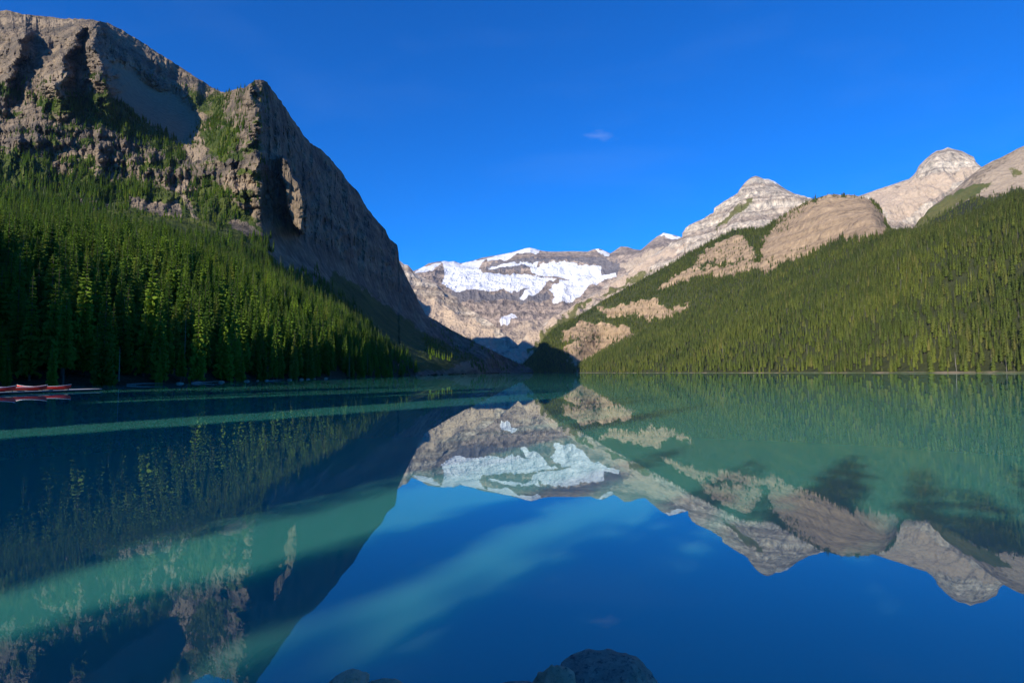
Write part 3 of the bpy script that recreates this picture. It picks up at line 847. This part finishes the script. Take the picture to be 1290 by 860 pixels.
def trunk_mesh(h, r0, seed, sides=6, seg=5):
    rr = np.random.default_rng(seed)
    v, f = [], []
    off = np.cumsum(rr.normal(0, 0.03, (seg + 1, 2)), 0)
    for k in range(seg + 1):
        t = k / seg
        r = r0 * (1 - t) ** 0.9 + 0.012
        for s_ in range(sides):
            a = 2 * math.pi * s_ / sides
            v.append((off[k, 0] + r * math.cos(a), off[k, 1] + r * math.sin(a), -0.8 + (h + 0.8) * t))
    for k in range(seg):
        for s_ in range(sides):
            a0 = k * sides + s_; a1 = k * sides + (s_ + 1) % sides
            f.append((a0, a1, a1 + sides, a0 + sides))
    return v, f

def crown_mesh(h, seed, radius, start, whorls, per, twigs, power=0.85, droop=0.35, gap=0.08):
    rr = np.random.default_rng(seed)
    v, f = [], []
    lean = rr.uniform(0, 6.28)
    for k in range(whorls):
        t = (k + rr.uniform(-0.3, 0.3)) / whorls
        t = min(max(t, 0), 0.995)
        z = h * (start + (1 - start) * t)
        body = (1 - t) ** power * (0.75 + 0.25 * min(1, t / 0.12))
        n = max(3, int(per * (0.5 + 0.6 * (1 - t))))
        a0 = rr.uniform(0, 6.28)
        for j in range(n):
            if rr.random() < gap:
                continue
            a = a0 + 6.2832 * j / n + rr.normal(0, 0.16)
            L_ = radius * body * rr.uniform(0.62, 1.18) * (1 + 0.12 * math.cos(a - lean)) + 0.16
            ca, sa = math.cos(a), math.sin(a)
            dr = L_ * (droop * (1.1 - 0.9 * t) + rr.normal(0, 0.06)) - (0.25 * L_ if t > 0.8 else 0)
            wd = L_ * rr.uniform(0.26, 0.40)
            for q in range(twigs):
                s0 = q / twigs * 0.85
                s1 = min(1.0, s0 + 1.35 / twigs)
                for side in ((-1, 1) if twigs > 1 else (0,)):
                    base = np.array([ca * L_ * s0, sa * L_ * s0, z - dr * s0 ** 1.3])
                    tipx = L_ * s1
                    wv = wd * (1 - 0.65 * s0) * rr.uniform(0.7, 1.25)
                    i = len(v)
                    if side == 0:
                        v += [(0, 0, z + 0.25 * L_), (ca * L_ * .6 - sa * wd, sa * L_ * .6 + ca * wd, z - dr * .55 - .05 * L_),
                              (ca * L_, sa * L_, z - dr), (ca * L_ * .6 + sa * wd, sa * L_ * .6 - ca * wd, z - dr * .55 - .05 * L_)]
                        f += [(i, i + 1, i + 2), (i, i + 2, i + 3)]
                    else:
                        hang = L_ * rr.uniform(0.16, 0.46)
                        v += [tuple(base + np.array([0, 0, 0.05 * L_])),
                              (ca * tipx, sa * tipx, z - dr * s1 ** 1.3),
                              (ca * (s0 + s1) * .5 * L_ - sa * side * wv, sa * (s0 + s1) * .5 * L_ + ca * side * wv, z - dr * s1 ** 1.3 - hang)]
                        f.append((i, i + 1, i + 2))
    # leading shoot
    i = len(v)
    v += [(0.10, 0, h * 0.95), (-0.05, 0.09, h * 0.95), (-0.05, -0.09, h * 0.95), (0, 0, h * 1.02)]
    f += [(i, i + 1, i + 3), (i + 1, i + 2, i + 3), (i + 2, i, i + 3)]
    return v, f

def snag_mesh(h, seed, n=26):
    v, f = trunk_mesh(h, 0.17, seed)
    rr = np.random.default_rng(seed)
    for k in range(n):
        z = h * rr.uniform(0.25, 0.97)
        a = rr.uniform(0, 6.28)
        L_ = rr.uniform(0.3, 1.3) * (1.15 - z / h)
        i = len(v)
        ca, sa = math.cos(a), math.sin(a)
        for s_ in range(3):
            v.append((0.03 * math.cos(s_ * 2.1), 0.03 * math.sin(s_ * 2.1), z + 0.03 * (s_ - 1)))
        v.append((ca * L_, sa * L_, z + rr.uniform(-0.35, 0.1) * L_))
        f += [(i, i + 1, i + 3), (i + 1, i + 2, i + 3), (i + 2, i, i + 3)]
    return v, f

def to_mesh(name, v, f, mat):
    me = bpy.data.meshes.new(name)
    me.from_pydata([tuple(p) for p in v], [], f)
    me.update()
    me.materials.append(mat)
    return me

H = 18.0
SPEC = [  # radius, start, power, droop
    (2.3, 0.06, 0.80, 0.38), (1.9, 0.10, 0.95, 0.45), (2.6, 0.05, 0.72, 0.30),
    (1.6, 0.14, 0.85, 0.5), (2.1, 0.22, 0.62, 0.4), (1.75, 0.08, 0.7, 0.35)]
near_trunk, near_crown = [], []
for k, (rd, st, pw, dr) in enumerate(SPEC):
    near_trunk.append(to_mesh('trunk', *trunk_mesh(H * 0.97, 0.20, 100 + k), M_bark))
    near_crown.append(to_mesh('crown', *crown_mesh(H, 200 + k, rd, st, 34, 10, 3, pw, dr), M_fol))
snag_me = [to_mesh('trunk', *snag_mesh(16.0, 300 + k), M_dead) for k in range(3)]

def join(*ms):
    v, f, mi = [], [], []
    mats = []
    for m in ms:
        o_ = len(v)
        v += [tuple(p.co) for p in m.vertices]
        f += [tuple(o_ + i for i in p.vertices) for p in m.polygons]
        if m.materials[0] not in mats:
            mats.append(m.materials[0])
        mi += [mats.index(m.materials[0])] * len(m.polygons)
    me = bpy.data.meshes.new('tree')
    me.from_pydata(v, [], f)
    me.update()
    for m in mats:
        me.materials.append(m)
    me.polygons.foreach_set('material_index', mi)
    return me

mid_me = []
for k, (rd, st, pw, dr) in enumerate(SPEC):
    t_ = to_mesh('trunk', *trunk_mesh(H * 0.97, 0.22, 400 + k, 4, 2), M_bark)
    c_ = to_mesh('crown', *crown_mesh(H, 500 + k, rd * 1.05, st, 22, 9, 1, pw, 0.55 + dr * 0.9, 0.05), M_fol)
    mid_me.append(join(t_, c_))
mid_me.append(snag_me[0])
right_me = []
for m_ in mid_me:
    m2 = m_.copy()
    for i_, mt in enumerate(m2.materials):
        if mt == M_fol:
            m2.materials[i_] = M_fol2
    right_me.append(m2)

# --- gather every tree, choose the 300 that show largest
bx, by = rng.uniform(-330, 120, 5200), rng.uniform(-330, 76, 5200)
bj = np.clip(((by + 330) / (408) * 109).astype(int), 0, 109); bi = np.clip(((bx + 330) / 590 * 149).astype(int), 0, 149)
bz = hz[bj, bi]
far_left = (bx / np.maximum(by, 1) < -1.05) | (by < 20)
clear = (np.hypot(bx, by) > 9) & (bz > 0.35) & far_left
SD = -SUN_H                                   # the way the light travels
cc = bx * SD[1] - by * SD[0]                  # sideways place of each tree's shadow
clear &= cc < -9.5
for c0, wd_ in ((-25.0, 2.3), (-47.5, 2.5), (-76.0, 5.5)):   # glades that let the sun through to the water
    clear &= np.abs(cc - c0) > wd_
tq = np.stack([bx, by, bz], -1)[clear]
thin = rng.random(len(tq)) < 0.75
TREES.append((tq[thin], rng.normal(18.5, 3.0, thin.sum()).clip(10, 25), 'back'))
# unseen spruces, mostly young, added behind the photographer to shade the near water
row_c = np.concatenate([[-9.0, -8.5, -8.1, -4.9, -4.5], np.arange(-2.6, 9.5, 0.42), [-8.6, -7.9, -5.0, -4.6, -3.5]])
row_s = -9.5 + 1.6 * np.sin(np.arange(len(row_c)) * 2.4)
row_s[-5:] = (-38, -33, -35, -31, -36)
rq = np.stack([SD[0] * row_s + SD[1] * row_c, SD[1] * row_s - SD[0] * row_c, np.full(len(row_c), 0.55)], -1)
rh = 8.6 + 0.9 * np.sin(np.arange(len(row_c)) * 1.7)
rh[-5:] = (19, 17.5, 17.5, 18, 17)
TREES.append((rq, rh, 'back'))

pts = np.concatenate([t[0] for t in TREES])
hts = np.concatenate([t[1] for t in TREES])
kinds = np.concatenate([np.full(len(t[0]), {'left': 0, 'right': 1, 'back': 2}[t[2]]) for t in TREES])
dist = np.hypot(pts[:, 0], pts[:, 1])
tx, ty = proj(pts + np.stack([0 * hts, 0 * hts, hts], -1))
bxp, byp = proj(pts)
infront = pts[:, 1] > 20
inframe = infront & (tx > 2) & (tx < 1288) & (ty > 0)
size = np.where(inframe, byp - ty, 0)
order = np.argsort(dist)
top_at = np.full(1300, 900.0)
vis = np.zeros(len(pts))
for i in order:
    if not inframe[i] or size[i] < 14:
        continue
    w = max(1, int(size[i] * 0.09))
    a_, c_ = max(0, int(tx[i]) - w), min(1299, int(tx[i]) + w + 1)
    seen = np.clip(np.minimum(top_at[a_:c_].mean(), byp[i]) - ty[i], 0, None)
    vis[i] = seen * w * 2
    top_at[a_:c_] = np.minimum(top_at[a_:c_], ty[i] + size[i] * 0.25)
chosen = np.argsort(-vis)[:292]
chosen = chosen[vis[chosen] > 0]
is_chosen = np.zeros(len(pts), bool); is_chosen[chosen] = True

SECT = [(-1, 152, 'behind the red canoes', 'spruces on the shore behind the canoes'),
        (152, 300, 'on the bank past the dock end', 'spruces on the bank past the dock'),
        (300, 410, 'on the bank below the sunlit rock pillar', 'spruces below the sunlit rock pillar'),
        (410, 530, 'at the far end of the dark wood', 'spruces at the far end of the dark wood'),
        (530, 720, 'on the shaded slope at the head of the lake', 'spruces at the head of the lake'),
        (720, 1300, 'on the sunny far shore', 'spruces on the sunny far shore')]
LOOK = ['broad full-skirted spruce', 'slim drooping spruce', 'broad full-skirted spruce', 'slim drooping spruce', 'high-crowned spruce', 'slim drooping spruce']
for i in chosen:
    k = int(rng.integers(0, 6))
    e = empty('spruce_tree', tuple(pts[i]), float(rng.uniform(0, 6.28)))
    s_ = hts[i] / H
    wx = s_ * rng.uniform(0.85, 1.2)
    e.scale = (wx, wx, s_)
    for nm, me in (('trunk', near_trunk[k]), ('crown', near_crown[k])):
        c = bpy.data.objects.new(nm, me)
        COL.objects.link(c)
        c.parent = e
    for a_, z_, where, grp in SECT:
        if a_ <= tx[i] < z_:
            hw = 'tall ' if hts[i] > 19.5 else ('short ' if hts[i] < 15.5 else '')
            row_ = 'first row ' if pts[i][2] < 6 else ('second row ' if pts[i][2] < 14 else 'upper row ')
            thing(e, hw + row_ + LOOK[k] + ' ' + where, 'tree', grp)
# bare dead trunks standing in the wood
for (px_, top, D_, lab) in [(232, 388, 122, 'bare grey dead trunk on the shaded bank, tallest of the dead trees'),
                            (150, 436, 101, 'pale dead trunk at the water by the end of the dock'),
                            (440, 442, 246, 'pale bleached dead trunk at the water below the cliff')]:
    base = at(np.array(float(px_)), np.array(0.0), np.array(D_)); zb = 1.0
    x_ = float(at(np.array(float(px_)), np.array(470.0), np.array(float(D_)))[0])
    zt = float(at(np.array(float(px_)), np.array(float(top)), np.array(float(D_)))[2])
    e = empty('dead_tree', (x_, D_, zb), 1.0)
    sc_ = (zt - zb) / 16.0
    e.scale = (0.55, 0.55, sc_)
    c = bpy.data.objects.new('trunk', snag_me[int(px_) % 3]); COL.objects.link(c); c.parent = e
    thing(e, lab, 'dead tree')

rest = ~is_chosen
def forest(name, sel, meshes, label, cat):
    n = int(sel.sum())
    me = bpy.data.meshes.new(name)
    me.vertices.add(n)
    me.vertices.foreach_set('co', pts[sel].reshape(-1).astype(np.float32))
    var = rng.integers(0, 6, n)
    if len(meshes) > 6:
        var = np.where(rng.random(n) < 0.035, 6, var)
    s_ = hts[sel] / H
    w_ = s_ * rng.uniform(0.85, 1.25, n)
    a = me.attributes.new('var', 'INT', 'POINT'); a.data.foreach_set('value', var.astype(np.int32))
    a = me.attributes.new('scl', 'FLOAT_VECTOR', 'POINT'); a.data.foreach_set('vector', np.stack([w_, w_, s_], -1).reshape(-1).astype(np.float32))
    rot = np.stack([rng.normal(0, .02, n), rng.normal(0, .02, n), rng.uniform(0, 6.28, n)], -1)
    a = me.attributes.new('rot', 'FLOAT_VECTOR', 'POINT'); a.data.foreach_set('vector', rot.reshape(-1).astype(np.float32))
    o = bpy.data.objects.new(name, me)
    COL.objects.link(o)
    ng = bpy.data.node_groups.new(name + '_planting', 'GeometryNodeTree')
    ng.interface.new_socket('Geometry', in_out='INPUT', socket_type='NodeSocketGeometry')
    ng.interface.new_socket('Geometry', in_out='OUTPUT', socket_type='NodeSocketGeometry')
    N, K = ng.nodes, ng.links
    gi, go = N.new('NodeGroupInput'), N.new('NodeGroupOutput')
    m2p = N.new('GeometryNodeMeshToPoints')
    iop = N.new('GeometryNodeInstanceOnPoints')
    jn = N.new('GeometryNodeJoinGeometry')
    K.new(gi.outputs[0], m2p.inputs['Mesh'])
    K.new(m2p.outputs[0], iop.inputs['Points'])
    for mm in reversed(meshes):
        po = bpy.data.objects.new('tree_form', mm)
        oi = N.new('GeometryNodeObjectInfo')
        oi.inputs['Object'].default_value = po
        g2i = N.new('GeometryNodeGeometryToInstance')
        K.new(oi.outputs['Geometry'], g2i.inputs[0])
        K.new(g2i.outputs[0], jn.inputs[0])
    K.new(jn.outputs[0], iop.inputs['Instance'])
    iop.inputs['Pick Instance'].default_value = True
    def na(nm, t):
        q_ = N.new('GeometryNodeInputNamedAttribute'); q_.data_type = t
        q_.inputs['Name'].default_value = nm
        return q_.outputs['Attribute']
    K.new(na('var', 'INT'), iop.inputs['Instance Index'])
    K.new(na('scl', 'FLOAT_VECTOR'), iop.inputs['Scale'])
    K.new(na('rot', 'FLOAT_VECTOR'), iop.inputs['Rotation'])
    K.new(iop.outputs[0], go.inputs[0])
    md = o.modifiers.new('planting', 'NODES')
    md.node_group = ng
    o['kind'] = 'stuff'
    o['label'] = label
    o['category'] = cat
    return o

near_me = [join(a_, c_) for a_, c_ in zip(near_trunk, near_crown)] + [snag_me[1]]
sel_near = rest & (dist < 420) & (kinds != 1)  # takes in the unseen spruces added behind the camera for their shade
forest('forest', sel_near, near_me, 'dense dark spruce wood rising from the shaded near bank', 'forest')
forest('forest', rest & (kinds != 1) & ~sel_near, mid_me, 'scattered spruces climbing the grassy ledges of the steep mountain', 'forest')
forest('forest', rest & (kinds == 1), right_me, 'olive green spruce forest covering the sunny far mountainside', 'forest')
print('TREES', len(pts), 'chosen', len(chosen), 'near', int(sel_near.sum()), 'min size', size[chosen].min() if len(chosen) else 0)

# ------------------------------------------------------------------ canoes and dock
def paint(name, col, rough=0.35, spec=0.5):
    b = NB(name)
    n = b.noise(14, 4, 0.6, b.pos())
    c = b.mix(b.rng(n, 0.35, 0.75, 0, 0.35), col, tuple(x * 0.6 for x in col))
    return b.done(b.bsdf(c, b.rng(n, 0.3, 0.7, rough, rough + 0.2), None, spec).outputs[0])
M_red = paint('canoe_red', (0.62, 0.012, 0.010))
M_in = paint('canoe_inside', (0.32, 0.025, 0.02), 0.6)
M_gun = paint('gunwale_white', (0.72, 0.72, 0.74), 0.4)
M_seat = paint('seat_wood', (0.30, 0.19, 0.10), 0.6)
M_dock = paint('dock_wood', (0.36, 0.37, 0.38), 0.8, 0.2)
M_float = paint('dock_float', (0.05, 0.055, 0.06), 0.7, 0.2)

def hull_section(t):
    """half beam, sheer height and keel height at position t in -1..1"""
    a = abs(t)
    beam = 0.44 * (1 - a ** 2.3) ** 0.75 + 0.012
    sheer = 0.36 + 0.24 * a ** 3.2
    keel = 0.0 + 0.16 * max(0, a - 0.82) ** 1.5 / 0.18 ** 1.5
    return beam, sheer, keel

def canoe_meshes():
    n, mring = 25, 9
    Lh = 2.55
    outv, outf, inv, inf_ = [], [], [], []
    for i in range(n):
        t = -1 + 2 * i / (n - 1)
        bm, sh, kl = hull_section(t)
        for j in range(mring):
            a = -math.pi / 2 + math.pi * j / (mring - 1)
            y = bm * math.copysign(abs(math.sin(a)) ** 0.75, math.sin(a))
            z = kl + (sh - kl) * (1 - abs(math.cos(a)) ** 0.7)
            x = Lh * t * (1 - 0.03 * (1 - (z - kl) / (sh - kl + 1e-6)) * abs(t))
            outv.append((x, y, z))
            inv.append((x * 0.985, y * 0.94, z * 0.97 + 0.022))
    for i in range(n - 1):
        for j in range(mring - 1):
            a = i * mring + j
            outf.append((a, a + 1, a + mring + 1, a + mring))
            inf_.append((a, a + mring, a + mring + 1, a + 1))
    gv, gf = [], []
    for side in (-1, 1):
        st = len(gv)
        for i in range(n):
            t = -1 + 2 * i / (n - 1)
            bm, sh, kl = hull_section(t)
            for dy, dz in ((-.02, -.02), (.025, -.02), (.025, .022), (-.02, .022)):
                gv.append((Lh * t, side * (bm + dy), sh + dz))
        for i in range(n - 1):
            for k in range(4):
                a, c = st + i * 4 + k, st + i * 4 + (k + 1) % 4
                gf.append((a, c, c + 4, a + 4))
    def bar(x, w, z, th):
        bm = hull_section(x / Lh)[0] * 0.98
        v = [(x - w, -bm, z), (x + w, -bm, z), (x + w, bm, z), (x - w, bm, z)]
        v += [(p[0], p[1], z + th) for p in v]
        return v, [(3, 2, 1, 0), (4, 5, 6, 7), (0, 1, 5, 4), (1, 2, 6, 5), (2, 3, 7, 6), (3, 0, 4, 7)]
    return {'hull': (outv, outf, M_red), 'hull_lining': (inv, inf_, M_in), 'gunwale': (gv, gf, M_gun),
            'seat': (*bar(-1.45, 0.13, 0.27, 0.025), M_seat), 'seat_b': (*bar(1.15, 0.13, 0.27, 0.025), M_seat),
            'thwart': (*bar(-0.15, 0.035, 0.335, 0.03), M_seat)}
CM = {}
for k, (v, f, m) in canoe_meshes().items():
    me = to_mesh(k.replace('_b', ''), v, f, m)
    me.polygons.foreach_set('use_smooth', [k in ('hull', 'hull_lining')] * len(me.polygons))
    CM[k] = me
DECK = 0.24
dock_a, dock_b = np.array([-53.2, 44.0]), np.array([-51.4, 67.0])
canoes = [(0.16, 'red canoe on the dock, last of the row at the land end'),
          (0.32, 'red canoe on the dock, second from the land end of the row'),
          (0.48, 'red canoe with white gunwales on the dock, middle of the row'),
          (0.62, 'red canoe with white gunwales on the dock, next to the outermost canoe'),
          (0.76, 'bright red canoe on the dock, outermost of the row, nearest the dock tip')]
for k, (t, lab) in enumerate(canoes):
    p = dock_a + (dock_b - dock_a) * t
    e = empty('canoe', (p[0] - 0.5 + 0.25 * (k % 2), p[1], DECK + 0.09), math.radians(40 + rng.uniform(-6, 6)))
    e.rotation_euler[0] = math.radians(rng.uniform(-4, 4))
    e.scale = (0.92, 0.92, 0.92)
    for kk, me in CM.items():
        c = bpy.data.objects.new(me.name.split('.')[0], me)
        COL.objects.link(c); c.parent = e
    thing(e, lab, 'canoe', 'canoes on the dock')
    # two low bearers under each canoe
def box_mesh(x0, x1, y0, y1, z0, z1):
    v = [(x, y, z) for z in (z0, z1) for y in (y0, y1) for x in (x0, x1)]
    return v, [(0, 2, 3, 1), (4, 5, 7, 6), (0, 1, 5, 4), (1, 3, 7, 5), (3, 2, 6, 7), (2, 0, 4, 6)]
dl_ = float(np.linalg.norm(dock_b - dock_a))
ang = math.atan2(*(dock_b - dock_a)[::-1])
dock = empty('dock', (dock_a[0], dock_a[1], 0), ang)
nb_boards = 90
bme = to_mesh('deck', *[[], []], M_dock) if False else None
v, f = [], []
for k in range(nb_boards):
    x0 = dl_ * k / nb_boards
    jit = rng.normal(0, 0.012)
    vv, ff = box_mesh(x0 + 0.01, x0 + dl_ / nb_boards - 0.012, -1.5 + jit, 1.5 + jit, DECK - 0.05, DECK + rng.normal(0, 0.003))
    o_ = len(v); v += vv; f += [tuple(o_ + i for i in q) for q in ff]
d_ = mesh_obj('deck', v, f, M_dock, dock); d_['kind'] = 'stuff'
for y in (-1.45, 1.41):
    mesh_obj('side_beam', *box_mesh(0, dl_, y, y + 0.05, DECK - 0.17, DECK - 0.055), M_float, dock)
for k in range(6):
    x0 = dl_ * (k + 0.1) / 6
    mesh_obj('float', *box_mesh(x0, x0 + 2.6, -1.2, 1.2, -0.25, DECK - 0.06), M_float, dock)
for k, (t, lab) in enumerate(canoes):
    xk = dl_ * t
    for dx in (-1.0, 1.0):
        mesh_obj('bearer', *box_mesh(xk + dx - 0.06, xk + dx + 0.06, -1.4, 1.4, DECK + 0.004, DECK + 0.095), M_float, dock)
thing(dock, 'low grey wooden dock on floats carrying the red canoes', 'dock')

# ------------------------------------------------------------------ shore boulders
b = NB('boulder_stone')
P_ = b.node('ShaderNodeTexCoord').outputs['Object']
n1 = b.noise(5, 6, 0.65, P_); n2 = b.noise(26, 5, 0.7, P_); n3 = b.noise(70, 3, 0.6, P_)
col = b.mix(b.rng(n1, 0.35, 0.65), (0.22, 0.17, 0.125), (0.46, 0.35, 0.24))
col = b.mix(b.rng(n2, 0.5, 0.68), col, (0.06, 0.055, 0.06))
col = b.mix(b.rng(b.noise(9, 4, 0.6, P_), 0.60, 0.70), col, (0.30, 0.15, 0.085))
hb = b.math('ADD', n2, b.math('MULTIPLY', n3, 0.5))
M_stone = b.done(b.bsdf(col, 0.85, b.bump(hb, 0.8, 0.02), 0.3).outputs[0])
b = NB('tan_stone')
P_ = b.node('ShaderNodeTexCoord').outputs['Object']
n1 = b.noise(7, 6, 0.65, P_); n2 = b.noise(40, 5, 0.7, P_)
col = b.mix(b.rng(n1, 0.35, 0.65), (0.42, 0.27, 0.15), (0.60, 0.42, 0.26))
M_tanstone = b.done(b.bsdf(b.mix(b.rng(n2, 0.55, 0.7), col, (0.14, 0.11, 0.09)), 0.8, b.bump(n2, 0.7, 0.015), 0.3).outputs[0])

import bmesh
def boulder(loc, dims, seed, mat, label, rz=0.0):
    bm = bmesh.new()
    bmesh.ops.create_icosphere(bm, subdivisions=5, radius=1.0)
    co = np.array([tuple(v.co) for v in bm.verts])
    d = 1 + 0.22 * fbm(co * 1.3 + seed, 3, seed=seed) + 0.07 * fbm(co * 4 + seed, 4, seed=seed + 5, ridged=True)
    # flattened facets
    rr = np.random.default_rng(seed)
    for _ in range(9):
        n = rr.normal(size=3); n /= np.linalg.norm(n)
        lim = rr.uniform(0.72, 0.92)
        h = (co * d[:, None]) @ n
        d = np.where(h > lim, d * (lim + 0.18 * (h - lim)) / np.maximum(h, 1e-6), d)
    d = d + 0.018 * fbm(co * 11 + seed, 3, seed=seed + 9)
    co = co * d[:, None] * np.array(dims)
    for v, c in zip(bm.verts, co):
        v.co = c
    me = bpy.data.meshes.new('boulder')
    bm.to_mesh(me); bm.free()
    me.polygons.foreach_set('use_smooth', [True] * len(me.polygons))
    me.materials.append(mat)
    o = bpy.data.objects.new('boulder', me)
    COL.objects.link(o)
    o.location = loc
    o.rotation_euler = (0, 0, rz)
    return thing(o, label, 'boulder', 'boulders at the water edge')
def water_xy(px, py, z=0.0):
    r_ = ray(np.array(float(px)), np.array(float(py)))
    t = (z - CAM_H) / r_[2]
    return float(r_[0] * t), float(t)
x, y = water_xy(760, 866)
boulder((x, y, -0.05), (0.33, 0.32, 0.215), 4, M_stone, 'big speckled grey boulder standing highest out of the water', 0.4)
x, y = water_xy(702, 872)
boulder((x, y, -0.08), (0.16, 0.2, 0.22), 9, M_tanstone, 'small tan boulder leaning against the big grey boulder', 0.2)
x, y = water_xy(655, 874)
boulder((x, y, -0.05), (0.26, 0.2, 0.11), 15, M_stone, 'low dark wet boulder barely above the water', 0.1)
x, y = water_xy(432, 868)
boulder((x, y, -0.05), (0.22, 0.16, 0.125), 21, M_tanstone, 'low rounded brown boulder apart from the big grey one', 1.0)
x, y = water_xy(488, 872)
boulder((x, y, -0.055), (0.24, 0.15, 0.12), 27, M_tanstone, 'flat orange brown boulder nearly awash', 0.0)
x, y = water_xy(530, 876)
boulder((x, y, -0.06), (0.14, 0.12, 0.11), 33, M_stone, 'small dark boulder beside the flat orange brown one', 0.7)

# rocks and driftwood along the shaded waterline
rock_src = None
for k in range(14):
    yk = 84 + 9.0 * k + rng.uniform(-3, 3)
    xk = float(np.interp(yk, [60, 86, 108, 142, 186, 230], [-80, -80, -70, -70, -70, -72])) + rng.uniform(1.0, 3.0)
    sz = rng.uniform(0.35, 0.9)
    if rock_src is None:
        rock_src = boulder((xk, yk, 0.0), (1.0, 0.8, 0.6), 51, M_stone, 'grey rock lying at the waterline under the shaded spruces')
        ro = rock_src
        ro.name = 'shore_rock'
    else:
        ro = rock_src.copy(); COL.objects.link(ro)
        ro.location = (xk, yk, 0.0)
    ro['group'] = 'rocks along the shaded waterline'
    ro.scale = (sz, sz, sz * rng.uniform(0.7, 1.1))
    ro.rotation_euler = (0, 0, rng.uniform(0, 6.28))
def log_mesh(Lg, r, seed):
    v, f = trunk_mesh(Lg, r, seed, 7, 7)
    return [(p[2], p[0], p[1]) for p in v], f
for k, (xk, yk, az, Lg, lab) in enumerate([(-68.5, 99, 0.3, 5.0, 'pale driftwood log at the waterline past the dock end'),
                                           (-67.0, 116, 1.2, 7.0, 'long grey driftwood log slanting off the shaded bank'),
                                           (-66.5, 150, 0.8, 4.0, 'short driftwood log farther along the shaded bank')]):
    lo = mesh_obj('driftwood_log', *log_mesh(Lg, 0.16, 700 + k), M_dead)
    lo.location = (xk, yk, 0.12); lo.rotation_euler = (0, -0.04, az)
    thing(lo, lab, 'log', 'driftwood logs')

# ------------------------------------------------------------------ thin morning haze
hm, hn, hl = new_mat('morning_haze')
ho = hn.new('ShaderNodeOutputMaterial')
pv = hn.new('ShaderNodeVolumePrincipled')
pv.inputs['Color'].default_value = (0.30, 0.58, 1.0, 1)
pv.inputs['Density'].default_value = 0.000012
pv.inputs['Anisotropy'].default_value = 0.0
hl.new(pv.outputs[0], ho.inputs['Volume'])
v, f = box_mesh(-12050, 12050, -12050, 12050, -5.2, 1900)
hz_o = mesh_obj('haze', v, f, hm)
hz_o['kind'] = 'stuff'; hz_o['label'] = 'thin bluish haze filling the valley'; hz_o['category'] = 'haze'
